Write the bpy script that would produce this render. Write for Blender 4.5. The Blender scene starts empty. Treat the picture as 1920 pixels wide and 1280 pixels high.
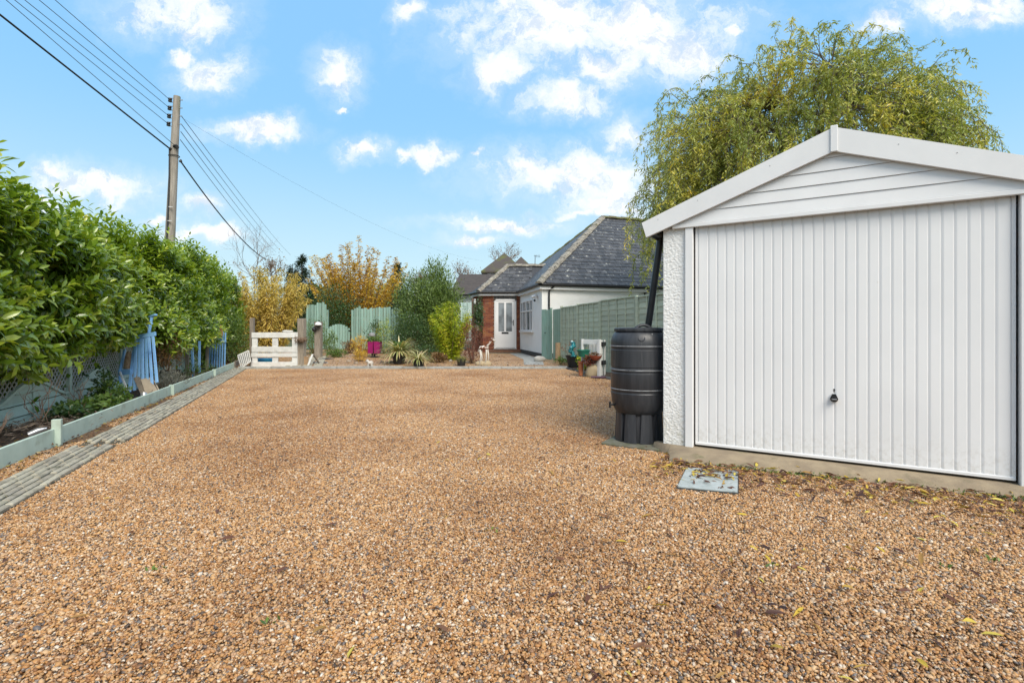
import bpy, bmesh, math, random
import numpy as np
from mathutils import Vector, Matrix, Euler
R = math.radians
rng = np.random.default_rng(7); random.seed(7)
scene = bpy.context.scene
COL = scene.collection

# ---------------------------------------------------------------- camera
F, HX, HY, CAMZ = 950.0, 960.0, 615.0, 1.14          # focal length in px of a 1920 px frame, principal column, horizon row, eye height
cam_d = bpy.data.cameras.new('camera'); cam = bpy.data.objects.new('camera', cam_d); COL.objects.link(cam)
cam.location = (0, 0, CAMZ); cam.rotation_euler = (R(90), 0, 0)
cam_d.sensor_width = 36.0; cam_d.lens = 36.0 * F / 1920.0; cam_d.shift_y = -25.0 / 1920.0
cam_d.clip_start = 0.05; cam_d.clip_end = 3000
scene.camera = cam

# ---------------------------------------------------------------- sky and sun
SUN_EL, SUN_AZ = 44.0, 156.0                         # azimuth from +Y towards +X
wd = bpy.data.worlds.new('World'); scene.world = wd; wd.use_nodes = True
nt = wd.node_tree; nt.nodes.clear()
class NB:
    """small node builder"""
    def __init__(s, tree): s.t = tree
    def n(s, typ, **kw):
        nd = s.t.nodes.new(typ)
        for k, v in kw.items(): setattr(nd, k, v)
        return nd
    def l(s, a, b): s.t.links.new(a, b)
    def put(s, sock, v):
        if hasattr(v, 'is_linked') or isinstance(v, bpy.types.NodeSocket): s.l(v, sock)
        else: sock.default_value = v
    def math(s, op, a, b=0.0, c=None, clamp=False):
        m = s.n('ShaderNodeMath', operation=op, use_clamp=clamp); s.put(m.inputs[0], a); s.put(m.inputs[1], b)
        if c is not None: s.put(m.inputs[2], c)
        return m.outputs[0]
    def vmath(s, op, a, b=None, out=0):
        m = s.n('ShaderNodeVectorMath', operation=op); s.put(m.inputs[0], a)
        if b is not None: s.put(m.inputs[1], b)
        return m.outputs[out]
    def noise(s, vec, scale, detail=4, rough=0.55, out='Fac', dist=0.0):
        m = s.n('ShaderNodeTexNoise'); s.put(m.inputs['Scale'], scale); m.inputs['Detail'].default_value = detail
        m.inputs['Roughness'].default_value = rough; m.inputs['Distortion'].default_value = dist
        if vec is not None: s.l(vec, m.inputs['Vector'])
        return m.outputs[out]
    def ramp(s, fac, stops, interp='LINEAR'):
        m = s.n('ShaderNodeValToRGB'); cr = m.color_ramp; cr.interpolation = interp
        while len(cr.elements) < len(stops): cr.elements.new(0.5)
        for e, (p, c) in zip(cr.elements, stops):
            e.position = p; e.color = (c[0], c[1], c[2], 1) if not isinstance(c, (int, float)) else (c, c, c, 1)
        s.put(m.inputs[0], fac); return m.outputs[0]
    def mix(s, fac, a, b, mode='MIX'):
        m = s.n('ShaderNodeMix', data_type='RGBA', blend_type=mode)
        s.put(m.inputs[0], fac)
        for i, v in ((6, a), (7, b)):
            if isinstance(v, tuple): m.inputs[i].default_value = (v[0], v[1], v[2], 1)
            else: s.l(v, m.inputs[i])
        return m.outputs[2]
    def sstep(s, x, lo, hi):
        m = s.n('ShaderNodeMapRange', interpolation_type='SMOOTHSTEP'); s.put(m.inputs[0], x)
        m.inputs[1].default_value = lo; m.inputs[2].default_value = hi; return m.outputs[0]
    def comb(s, x, y, z):
        m = s.n('ShaderNodeCombineXYZ'); s.put(m.inputs[0], x); s.put(m.inputs[1], y); s.put(m.inputs[2], z); return m.outputs[0]

SKY_STRENGTH, SKY_L = 0.15, 4.75
def build_world():
    b = NB(nt)
    sky = b.n('ShaderNodeTexSky', sky_type='NISHITA'); sky.sun_disc = False
    sky.sun_elevation = R(SUN_EL); sky.sun_rotation = R(SUN_AZ); sky.air_density = 1.0; sky.dust_density = 0.6; sky.ozone_density = 1.6
    d = b.n('ShaderNodeTexCoord').outputs['Generated']
    sep = b.n('ShaderNodeSeparateXYZ'); b.l(d, sep.inputs[0]); x, y, z = sep.outputs
    ys = b.math('MAXIMUM', y, 0.05)
    u = b.math('DIVIDE', x, ys); v = b.math('DIVIDE', z, ys)
    p = b.comb(u, v, 0.0)
    warp = b.vmath('SCALE', b.vmath('SUBTRACT', b.noise(p, 7.0, 6, 0.62, 'Color'), (0.5, 0.5, 0.5))); warp.node.inputs['Scale'].default_value = 0.11
    warp2 = b.vmath('SCALE', b.vmath('SUBTRACT', b.noise(p, 24.0, 4, 0.6, 'Color'), (0.5, 0.5, 0.5))); warp2.node.inputs['Scale'].default_value = 0.045
    pw = b.vmath('ADD', b.vmath('ADD', p, warp), warp2)
    blobs = [(315, 22, 120, 48), (375, 45, 60, 40), (400, 130, 66, 40), (350, 100, 34, 16), (632, 138, 52, 46), (470, 243, 98, 20), (765, 12, 32, 28),
             (1040, 45, 205, 98), (1210, 60, 190, 90), (1290, 95, 75, 40), (940, 135, 78, 34), (1060, 185, 100, 32), (950, 20, 80, 40), (1130, 120, 90, 40),
             (682, 277, 48, 24), (815, 285, 44, 22), (760, 290, 26, 12), (1070, 325, 175, 52), (1160, 350, 95, 64), (1150, 385, 110, 30), (1000, 318, 70, 24), (940, 422, 135, 18),
             (170, 345, 140, 34), (215, 360, 70, 28), (100, 325, 60, 22), (375, 385, 40, 20), (1180, 248, 50, 36), (1800, 15, 150, 40), (1655, 45, 48, 24), (1850, 45, 60, 20),
             (380, 437, 80, 16), (60, 400, 90, 18), (880, 455, 60, 14), (1090, 400, 60, 12), (640, 200, 12, 6), (895, 300, 20, 8), (1380, 60, 24, 12), (300, 412, 30, 10)]
    f = None; base = None
    for (cx, cy, rx, ry) in blobs:
        c = ((cx - HX) / F, (HY - cy) / F, 0.0)
        q = b.vmath('MULTIPLY', b.vmath('SUBTRACT', pw, c), (F / rx, F / ry, 0.0))
        e = b.math('SUBTRACT', 1.0, b.vmath('LENGTH', q, out=1))
        f = e if f is None else b.math('MAXIMUM', f, e)
    # unseen cumulus (direction-space noise): sky goes on off-view, cover raised for whiter ambient light
    up = b.comb(b.math('MULTIPLY', x, 1.0), b.math('MULTIPLY', y, 1.0), b.math('MULTIPLY', z, 2.2))
    gen = b.math('SUBTRACT', b.noise(up, 3.2, 7, 0.58), 0.47); gen = b.math('MULTIPLY', gen, 5.0)
    inside = b.math('MULTIPLY', b.math('GREATER_THAN', y, 0.06), b.math('MULTIPLY', b.math('LESS_THAN', b.math('ABSOLUTE', u), 1.25), b.math('LESS_THAN', v, 0.75)))
    f = b.math('ADD', b.math('MULTIPLY', f, inside), b.math('MULTIPLY', gen, b.math('SUBTRACT', 1.0, inside)))
    n1 = b.noise(pw, 9.0, 9, 0.68); fine = b.math('MULTIPLY', b.math('SUBTRACT', n1, 0.5), 2.6)
    fd = b.math('ADD', b.math('MINIMUM', f, 0.75), fine)
    dens = b.sstep(fd, -0.30, 0.80)
    haze_ = b.math('MULTIPLY', b.sstep(b.math('ADD', f, b.math('MULTIPLY', fine, 0.5)), -0.8, 0.6), 0.34)   # thin ragged skirts
    dens = b.math('MAXIMUM', dens, haze_)
    lit = b.math('MULTIPLY', b.math('SUBTRACT', n1, b.noise(b.vmath('ADD', pw, (0.008, -0.026, 0.0)), 9.0, 9, 0.68)), 5.5)
    body = b.ramp(b.math('ADD', 0.62, lit, clamp=True), [(0.10, (0.74, 0.82, 0.92)), (0.62, (1.0, 1.02, 1.05))])
    cloud = b.vmath('SCALE', body); cloud.node.inputs['Scale'].default_value = SKY_L * 1.06
    # the photograph's sky is evenly bright from top to horizon: keep the sky texture's colour, level its brightness
    sc = b.n('ShaderNodeSeparateColor'); b.l(sky.outputs[0], sc.inputs[0])
    mx_ = b.math('MAXIMUM', b.math('MAXIMUM', sc.outputs[0], sc.outputs[1]), b.math('MAXIMUM', sc.outputs[2], 0.01))
    ch = b.vmath('SCALE', sky.outputs[0]); b.l(b.math('DIVIDE', 1.0, mx_), ch.node.inputs['Scale'])
    gm = b.n('ShaderNodeGamma'); gm.inputs[1].default_value = 0.92; b.l(ch, gm.inputs[0])
    skyc = b.vmath('MULTIPLY', gm.outputs[0], (0.77 * SKY_L, 1.035 * SKY_L, 1.01 * SKY_L))
    veil = b.sstep(z, 0.40, -0.02)                       # milky veil towards the horizon
    skyc = b.mix(b.math('MULTIPLY', veil, 0.85), skyc, (0.70 * SKY_L, 0.87 * SKY_L, 0.98 * SKY_L))
    colr = b.mix(b.math('MULTIPLY', dens, 0.95), skyc, cloud)
    bg = b.n('ShaderNodeBackground'); b.l(colr, bg.inputs[0]); bg.inputs[1].default_value = SKY_STRENGTH
    out = b.n('ShaderNodeOutputWorld'); b.l(bg.outputs[0], out.inputs[0])
build_world()
wd.cycles.sampling_method = 'MANUAL'; wd.cycles.sample_map_resolution = 256
sun_d = bpy.data.lights.new('sun', 'SUN'); sun = bpy.data.objects.new('sun', sun_d); COL.objects.link(sun)
sun_d.energy = 3.0; sun_d.angle = R(36); sun_d.color = (1.0, 0.92, 0.80)
sdir = Vector((math.sin(R(SUN_AZ)) * math.cos(R(SUN_EL)), math.cos(R(SUN_AZ)) * math.cos(R(SUN_EL)), math.sin(R(SUN_EL))))
sun.rotation_euler = (-sdir).to_track_quat('-Z', 'Y').to_euler()
vs = scene.view_settings; vs.view_transform = 'Standard'; vs.look = 'None'; vs.gamma = 1.0; vs.use_curve_mapping = False
vs.exposure = 0.5
scene.cycles.max_bounces = 6; scene.cycles.transparent_max_bounces = 4
scene.cycles.use_adaptive_sampling = True; scene.cycles.adaptive_threshold = 0.012; scene.cycles.use_denoising = True

# ---------------------------------------------------------------- helpers
def P(px, py, Y): return Vector(((px - HX) / F * Y, Y, CAMZ - (py - HY) / F * Y))
def G(px, py, z=0.0):
    Y = F * (CAMZ - z) / (py - HY); return Vector(((px - HX) / F * Y, Y, z))

def tag(o, label=None, cat=None, group=None, kind=None):
    if label: o['label'] = label
    if cat: o['category'] = cat
    if group: o['group'] = group
    if kind: o['kind'] = kind
    return o
def thing(name, label, cat, loc=(0, 0, 0), rz=0.0, group=None):
    o = bpy.data.objects.new(name, None); COL.objects.link(o); o.location = loc; o.rotation_euler = (0, 0, rz)
    o.empty_display_size = 0.1
    return tag(o, label, cat, group)
def rootmat(o):
    m = Matrix.Translation(o.location) @ o.rotation_euler.to_matrix().to_4x4()
    return rootmat(o.parent) @ m if o.parent else m
def obj(name, me, mat=None, parent=None, loc=None):
    o = bpy.data.objects.new(name, me); COL.objects.link(o)
    if mat and not me.materials: me.materials.append(mat)
    if parent: o.parent = parent
    if loc is not None: o.location = loc
    return o
def copy_tree(o, parent=None):
    c = o.copy(); COL.objects.link(c); c.parent = parent
    for ch in o.children: copy_tree(ch, c)
    return c

def frame(dirv, up=(0, 0, 1)):
    d = Vector(dirv).normalized(); u = Vector(up)
    if abs(d.dot(u)) > 0.98: u = Vector((0, 1, 0))
    s = d.cross(u).normalized(); n = s.cross(d)
    return Matrix((d, s, n)).transposed()          # columns along, side, normal

class MB:
    """collects shapes into one mesh"""
    def __init__(s): s.v = []; s.f = []; s.off = None
    def add(s, vs, fs):
        k = len(s.v); s.v += [tuple(a) for a in vs]; s.f += [tuple(i + k for i in f) for f in fs]; return s
    def box(s, c, size, rot=None, bev=0.0):
        hx, hy, hz = [a / 2 for a in size]; c = Vector(c)
        if bev <= 0 or bev * 2.2 > min(size):
            vs = [Vector((x * hx, y * hy, z * hz)) for x in (-1, 1) for y in (-1, 1) for z in (-1, 1)]
            fs = [(0, 1, 3, 2), (4, 6, 7, 5), (0, 4, 5, 1), (2, 3, 7, 6), (0, 2, 6, 4), (1, 5, 7, 3)]
        else:
            vs = []; idx = {}
            for sx in (-1, 1):
                for sy in (-1, 1):
                    for sz in (-1, 1):
                        for ax in range(3):
                            p = [sx * (hx - bev), sy * (hy - bev), sz * (hz - bev)]
                            p[ax] = (sx * hx, sy * hy, sz * hz)[ax]
                            idx[(sx, sy, sz, ax)] = len(vs); vs.append(Vector(p))
            fs = []
            for ax in range(3):
                a, b_ = [i for i in range(3) if i != ax]
                for sg in (-1, 1):
                    q = []
                    for (i, j) in ((-1, -1), (1, -1), (1, 1), (-1, 1)):
                        k = [0, 0, 0]; k[ax] = sg; k[a] = i; k[b_] = j; q.append(idx[(*k, ax)])
                    flip = (sg < 0) ^ (ax == 1)
                    fs.append(tuple(q[::-1] if flip else q))
            for ax in range(3):                      # edge faces run along ax
                a, b_ = [i for i in range(3) if i != ax]
                for i in (-1, 1):
                    for j in (-1, 1):
                        def K(t, face):
                            k = [0, 0, 0]; k[ax] = t; k[a] = i; k[b_] = j; return idx[(*k, face)]
                        q = (K(-1, a), K(1, a), K(1, b_), K(-1, b_))
                        fs.append(q if ((i * j > 0) ^ (ax == 1)) else q[::-1])
            for sx in (-1, 1):
                for sy in (-1, 1):
                    for sz in (-1, 1):
                        q = tuple(idx[(sx, sy, sz, a)] for a in range(3)); fs.append(q if sx * sy * sz > 0 else q[::-1])
        if rot is not None: vs = [rot @ v for v in vs]
        return s.add([v + c for v in vs], fs)
    def bar(s, a, b, w, h, up=(0, 0, 1), bev=0.0):
        a, b = Vector(a), Vector(b); m = frame(b - a, up)
        return s.box((a + b) / 2, ((b - a).length, w, h), m, bev)
    def cyl(s, a, b, r0, r1=None, n=12, cap=True):
        return s.tube([a, b], [r0, r0 if r1 is None else r1], n, cap)
    def tube(s, pts, rad, n=8, cap=True):
        pts = [Vector(p) for p in pts]; k = len(pts); rings = []
        if isinstance(rad, (int, float)): rad = [rad] * k
        prev = None
        for i, p in enumerate(pts):
            t = (pts[min(i + 1, k - 1)] - pts[max(i - 1, 0)]).normalized()
            if prev is None:
                ref = Vector((0, 0, 1)) if abs(t.z) < 0.9 else Vector((1, 0, 0)); a = t.cross(ref).normalized()
            else: a = (prev - t * prev.dot(t)).normalized()
            prev = a; b = t.cross(a)
            rings.append([p + (a * math.cos(2 * math.pi * j / n) + b * math.sin(2 * math.pi * j / n)) * rad[i] for j in range(n)])
        vs = [v for r_ in rings for v in r_]; fs = []
        for i in range(k - 1):
            for j in range(n):
                j2 = (j + 1) % n; fs.append((i * n + j, i * n + j2, (i + 1) * n + j2, (i + 1) * n + j))
        if cap: fs.append(tuple(range(n))[::-1]); fs.append(tuple((k - 1) * n + j for j in range(n)))
        return s.add(vs, fs)
    def lathe(s, prof, n=32, c=(0, 0, 0), cap=True, rot=None):
        c = Vector(c); vs = []; fs = []; k = len(prof)
        for (r_, z) in prof:
            for j in range(n): vs.append(Vector((r_ * math.cos(2 * math.pi * j / n), r_ * math.sin(2 * math.pi * j / n), z)))
        for i in range(k - 1):
            for j in range(n):
                j2 = (j + 1) % n; fs.append((i * n + j, i * n + j2, (i + 1) * n + j2, (i + 1) * n + j))
        if cap:
            if prof[0][0] > 1e-4: fs.append(tuple(range(n))[::-1])
            if prof[-1][0] > 1e-4: fs.append(tuple((k - 1) * n + j for j in range(n)))
        if rot is not None: vs = [rot @ v for v in vs]
        return s.add([v + c for v in vs], fs)
    def prism(s, poly, ext):
        """closed polygon (3-D points) extruded by the vector ext"""
        poly = [Vector(p) for p in poly]; ext = Vector(ext); n = len(poly)
        nrm = Vector((0, 0, 0))
        for i in range(n): nrm += poly[i].cross(poly[(i + 1) % n])
        if nrm.dot(ext) > 0: poly = poly[::-1]
        vs = poly + [p + ext for p in poly]
        fs = [tuple(range(n)), tuple(range(2 * n - 1, n - 1, -1))] + [((i + 1) % n, i, i + n, (i + 1) % n + n) for i in range(n)]
        return s.add(vs, fs)
    def blob(s, c, r, n=2, jit=0.12, seed=0, rot=None):
        rr = random.Random(seed); bm = bmesh.new(); bmesh.ops.create_icosphere(bm, subdivisions=n, radius=1.0)
        ph = [rr.uniform(0, 6.28) for _ in range(6)]; c = Vector(c)
        vs = []
        for v in bm.verts:
            q = v.co; k = 1 + jit * (math.sin(3 * q.x + ph[0]) + math.sin(4 * q.y + ph[1]) + math.sin(3.5 * q.z + ph[2])) + jit * 0.5 * math.sin(9 * q.x + 7 * q.y + ph[3])
            w = Vector((q.x * r[0] * k, q.y * r[1] * k, q.z * r[2] * k))
            if rot is not None: w = rot @ w
            vs.append(w + c)
        fs = [tuple(v.index for v in f.verts) for f in bm.faces]; bm.free()
        return s.add(vs, fs)
    def mesh(s, name, smooth=False, M=None):
        me = bpy.data.meshes.new(name)
        v = s.v if M is None else [tuple(M @ Vector(a)) for a in s.v]
        me.from_pydata(v, [], s.f); me.update()
        if smooth:
            me.polygons.foreach_set('use_smooth', [True] * len(me.polygons))
            if smooth != 'all': me.set_sharp_from_angle(angle=R(38))
        return me
    def build(s, name, mat, parent=None, smooth=False, world=False):
        """world=True: the shapes were laid out in world space, bring them into the parent's space"""
        M = rootmat(parent).inverted() if (world and parent) else None
        return obj(name, s.mesh(name, smooth, M), mat, parent)

def np_mesh(name, V, T, mat, parent=None, rnd=None, smooth=True, world=False):
    """triangle mesh from numpy arrays; rnd: per-vertex random attribute"""
    V = np.asarray(V, np.float32); T = np.asarray(T, np.int32)
    if world and parent:
        M = np.array(rootmat(parent).inverted()); V = (V @ M[:3, :3].T + M[:3, 3]).astype(np.float32)
    me = bpy.data.meshes.new(name)
    me.vertices.add(len(V)); me.vertices.foreach_set('co', V.ravel())
    me.loops.add(T.size); me.loops.foreach_set('vertex_index', T.ravel())
    me.polygons.add(len(T)); me.polygons.foreach_set('loop_start', np.arange(0, T.size, 3, dtype=np.int32))
    me.polygons.foreach_set('use_smooth', np.full(len(T), smooth))
    if rnd is not None:
        at = me.attributes.new('rnd', 'FLOAT', 'POINT'); at.data.foreach_set('value', np.asarray(rnd, np.float32))
    me.update(calc_edges=True)
    return obj(name, me, mat, parent)

def unit(a): return a / np.maximum(np.linalg.norm(a, axis=1, keepdims=True), 1e-9)
LEAF = {  # (along, side, up) points and triangles
    'broad': (np.array([(0, 0, 0), (.3, -.44, .05), (.3, 0, 0), (.3, .44, .05), (.68, -.43, .03), (.68, 0, -.03), (.68, .43, .03), (1, 0, -.12)]),
              np.array([(0, 1, 2), (0, 2, 3), (1, 4, 5), (1, 5, 2), (2, 5, 6), (2, 6, 3), (4, 7, 5), (5, 7, 6)])),
    'simple': (np.array([(0, 0, 0), (.45, -.5, .04), (.45, .5, .04), (1, 0, -.06)]), np.array([(0, 1, 2), (1, 3, 2)])),
    'blade': (np.array([(0, -.4, 0), (0, .4, 0), (.35, -.5, .10), (.35, .5, .10), (.7, -.42, .10), (.7, .42, .10), (1, 0, -.02)]),
              np.array([(0, 2, 1), (1, 2, 3), (2, 4, 3), (3, 4, 5), (4, 6, 5)])),
}
def leaves(name, Pn, D, N, L, W, mat, parent, kind='simple', rnd=None, world=True, smooth=True):
    Pn = np.asarray(Pn, float); n = len(Pn); D = unit(np.asarray(D, float)); S = unit(np.cross(D, N)); N = np.cross(S, D)
    tv, tf = LEAF[kind]; L = np.broadcast_to(L, n)[:, None, None]; W = np.broadcast_to(W, n)[:, None, None]
    V = Pn[:, None, :] + D[:, None, :] * tv[None, :, 0:1] * L + S[:, None, :] * tv[None, :, 1:2] * W + N[:, None, :] * tv[None, :, 2:3] * L
    k = len(tv); T = (tf[None] + (np.arange(n) * k)[:, None, None]).reshape(-1, 3)
    if rnd is None: rnd = rng.random(n)
    return np_mesh(name, V.reshape(-1, 3), T, mat, parent, np.repeat(rnd, k), smooth, world)

# ---------------------------------------------------------------- materials
MATS = {}
def srgb(r, g, b):
    f = lambda c: (c / 255 / 12.92) if c / 255 <= 0.04045 else ((c / 255 + 0.055) / 1.055) ** 2.4
    return (f(r), f(g), f(b))
def mat(name, c1, c2=None, scale=6.0, rough=0.6, bump=0.0, bscale=60.0, stretch=(1, 1, 1), spec=0.5, detail=5, lo=0.35, hi=0.65, vary=0.0, metal=0.0,
        stain=None, stain_scale=2.0, stain_lo=0.55, stain_hi=0.75, coord='pos', coat=0.0, splash=None):
    if name in MATS: return MATS[name]
    m = bpy.data.materials.new(name); m.use_nodes = True; t = m.node_tree; b = NB(t); bs = t.nodes['Principled BSDF']
    if coord == 'pos': vec = b.n('ShaderNodeNewGeometry').outputs['Position']
    else: vec = b.n('ShaderNodeTexCoord').outputs['Object']
    info = b.n('ShaderNodeObjectInfo')
    mp = b.n('ShaderNodeMapping'); mp.inputs['Scale'].default_value = stretch; b.l(vec, mp.inputs[0])
    if coord != 'pos': b.l(b.vmath('SCALE', b.comb(info.outputs['Random'], info.outputs['Random'], info.outputs['Random'])), mp.inputs['Location']); 
    v = mp.outputs[0]
    c2 = c2 or tuple(a * 0.82 for a in c1)
    col = b.ramp(b.noise(v, scale, detail), [(lo, c1), (hi, c2)])
    if stain is not None:
        col = b.mix(b.sstep(b.noise(v, stain_scale, 6, 0.65), stain_lo, stain_hi), col, stain)
    if splash is not None:                                  # dried mud thrown up from the ground
        sp = b.n('ShaderNodeSeparateXYZ'); b.l(vec, sp.inputs[0])
        sk = b.math('MULTIPLY', b.sstep(sp.outputs[2], splash[1], 0.06), b.sstep(b.noise(v, 26, 6, 0.7), 0.42, 0.72))
        col = b.mix(b.math('MULTIPLY', sk, 0.42), col, splash[0])
    if vary > 0:
        hs = b.n('ShaderNodeHueSaturation'); b.put(hs.inputs['Value'], b.math('ADD', 1.0 - vary, b.math('MULTIPLY', info.outputs['Random'], 2 * vary)))
        b.put(hs.inputs['Hue'], b.math('ADD', 0.5 - vary * 0.04, b.math('MULTIPLY', info.outputs['Random'], vary * 0.08)))
        b.l(col, hs.inputs['Color']); col = hs.outputs[0]
    b.l(col, bs.inputs['Base Color'])
    rr = b.math('ADD', rough - 0.08, b.math('MULTIPLY', b.noise(v, scale * 2.3, 3), 0.16), clamp=True); b.l(rr, bs.inputs['Roughness'])
    bs.inputs['Specular IOR Level'].default_value = spec; bs.inputs['Metallic'].default_value = metal; bs.inputs['Coat Weight'].default_value = coat
    if bump > 0:
        bp = b.n('ShaderNodeBump'); bp.inputs['Strength'].default_value = 1.0; bp.inputs['Distance'].default_value = bump
        b.l(b.noise(v, bscale, 5, 0.6), bp.inputs['Height']); b.l(bp.outputs[0], bs.inputs['Normal'])
    MATS[name] = m; return m
def leafmat(name, stops, rough=0.4, trans=0.35, spec=0.5, hue_noise=None):
    """leaf colour picked per leaf from stops; some light passes through"""
    if name in MATS: return MATS[name]
    m = bpy.data.materials.new(name); m.use_nodes = True; t = m.node_tree; b = NB(t); bs = t.nodes['Principled BSDF']; out = t.nodes['Material Output']
    at = b.n('ShaderNodeAttribute', attribute_name='rnd')
    fac = at.outputs['Fac']
    if hue_noise:
        nz = b.noise(b.n('ShaderNodeNewGeometry').outputs['Position'], hue_noise, 3)
        fac = b.math('ADD', b.math('MULTIPLY', fac, 0.6), b.math('SUBTRACT', b.math('MULTIPLY', nz, 1.4), 0.5), clamp=True)
    col = b.ramp(fac, stops); b.l(col, bs.inputs['Base Color'])
    bs.inputs['Roughness'].default_value = rough; bs.inputs['Specular IOR Level'].default_value = spec
    tr = b.n('ShaderNodeBsdfTranslucent'); b.l(b.mix(1.0, col, (1.25, 1.25, 0.55), 'MULTIPLY'), tr.inputs[0])
    mx = b.n('ShaderNodeMixShader'); mx.inputs[0].default_value = trans; b.l(bs.outputs[0], mx.inputs[1]); b.l(tr.outputs[0], mx.inputs[2]); b.l(mx.outputs[0], out.inputs[0])
    MATS[name] = m; return m
# ---------------------------------------------------------------- common materials
M_white = mat('white_pvc', (0.72, 0.72, 0.725), (0.68, 0.68, 0.685), 3.0, 0.42, 0.0, stain=(0.53, 0.51, 0.46), stain_scale=5.0, stain_lo=0.66, stain_hi=0.9)
M_door = mat('white_steel', (0.745, 0.745, 0.75), (0.705, 0.705, 0.71), 1.4, 0.45, 0.0004, 9.0, stain=(0.48, 0.45, 0.39), stain_scale=11.0, stain_lo=0.68, stain_hi=0.86, splash=((0.36, 0.31, 0.24), 0.42))
M_black = mat('black_plastic', (0.008, 0.008, 0.009), (0.014, 0.014, 0.016), 10, 0.38, 0.0003, 80)
M_butt = mat('butt_plastic', (0.020, 0.022, 0.027), (0.036, 0.038, 0.044), 7, 0.42, 0.0006, 60, stretch=(3.5, 3.5, 0.35), stain=(0.10, 0.10, 0.105), stain_scale=3.2, stain_lo=0.60, stain_hi=0.80)
M_paleband = mat('pale_rim', (0.34, 0.35, 0.37), (0.10, 0.105, 0.11), 14, 0.5, lo=0.40, hi=0.72)  # pale grey of the ring bands, mottled darker
M_conc = mat('concrete', (0.30, 0.235, 0.155), (0.22, 0.17, 0.115), 8, 0.9, 0.003, 70, stain=(0.13, 0.12, 0.06), stain_scale=5, stain_lo=0.55, stain_hi=0.75)
M_slabmoss = mat('mossy_concrete', (0.15, 0.14, 0.11), (0.09, 0.095, 0.05), 12, 0.9, 0.003, 60)
M_kerb = mat('grey_concrete', (0.40, 0.40, 0.38), (0.28, 0.28, 0.26), 9, 0.9, 0.002, 60, stain=(0.14, 0.14, 0.10), stain_scale=4, vary=0.12)
M_soil = mat('soil', (0.050, 0.032, 0.020), (0.095, 0.062, 0.040), 14, 0.95, 0.012, 40)
M_turf = mat('rough_turf', (0.055, 0.075, 0.022), (0.085, 0.080, 0.035), 1.2, 0.95, 0.02, 12)
def pebbledash():
    m = bpy.data.materials.new('pebbledash'); m.use_nodes = True; t = m.node_tree; b = NB(t); bs = t.nodes['Principled BSDF']
    p = b.n('ShaderNodeNewGeometry').outputs['Position']
    vo = b.n('ShaderNodeTexVoronoi', feature='SMOOTH_F1'); vo.inputs['Scale'].default_value = 62; b.l(p, vo.inputs['Vector'])
    h = b.math('ADD', b.math('MULTIPLY', vo.outputs['Distance'], -1.0), b.math('MULTIPLY', b.noise(p, 120, 3), 0.6))
    bp = b.n('ShaderNodeBump'); bp.inputs['Distance'].default_value = 0.004; b.l(h, bp.inputs['Height']); b.l(bp.outputs[0], bs.inputs['Normal'])
    c = b.mix(b.sstep(b.noise(p, 6, 6, 0.7), 0.5, 0.8), (0.74, 0.74, 0.73), (0.60, 0.59, 0.56)); sp = b.n('ShaderNodeSeparateXYZ'); b.l(p, sp.inputs[0]); c = b.mix(b.math('MULTIPLY', b.sstep(sp.outputs[2], 0.55, 0.05), b.sstep(b.noise(p, 22, 6, 0.7), 0.40, 0.75)), c, (0.34, 0.32, 0.24))
    b.l(c, bs.inputs['Base Color']); bs.inputs['Roughness'].default_value = 0.85
    return m
M_dash = pebbledash()

# ---------------------------------------------------------------- ground
def sm(t): t = np.clip(t, 0, 1); return t * t * (3 - 2 * t)
def gz(x, y): return float(0.17 * sm((y - 14.5) / 6.0) * sm((-0.5 - x) / 3.0) + 0.05 * sm((y - 14.2) / 1.0))
def edge_x(y): return -4.13 - 0.365 * (y - 4.09)           # the timber edging of the left bed
def fence_x(y): return edge_x(y) - 0.9
def ground_sheet(name, xs, ys, zf, material, kind='structure', uvkeep=None):
    V = [(x, y, zf(x, y)) for y in ys for x in xs]; nx = len(xs); Fc = []
    for j in range(len(ys) - 1):
        for i in range(nx - 1):
            if uvkeep and not uvkeep((xs[i] + xs[i + 1]) / 2, (ys[j] + ys[j + 1]) / 2): continue
            a = j * nx + i; Fc.append((a, a + 1, a + nx + 1, a + nx))
    me = bpy.data.meshes.new(name); me.from_pydata(V, [], Fc); me.update(); me.polygons.foreach_set('use_smooth', [True] * len(Fc))
    return tag(obj(name, me, material), kind=kind)
xs = np.concatenate([np.linspace(-900, -60, 8), np.linspace(-40, 40, 81), np.linspace(60, 900, 8)])
ys = np.concatenate([np.linspace(-200, -20, 4), np.linspace(-10, 45, 56), np.linspace(60, 1500, 10)])
ground_sheet('ground', list(xs), list(ys), lambda x, y: gz(x, y) - 0.03, M_turf)

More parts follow.
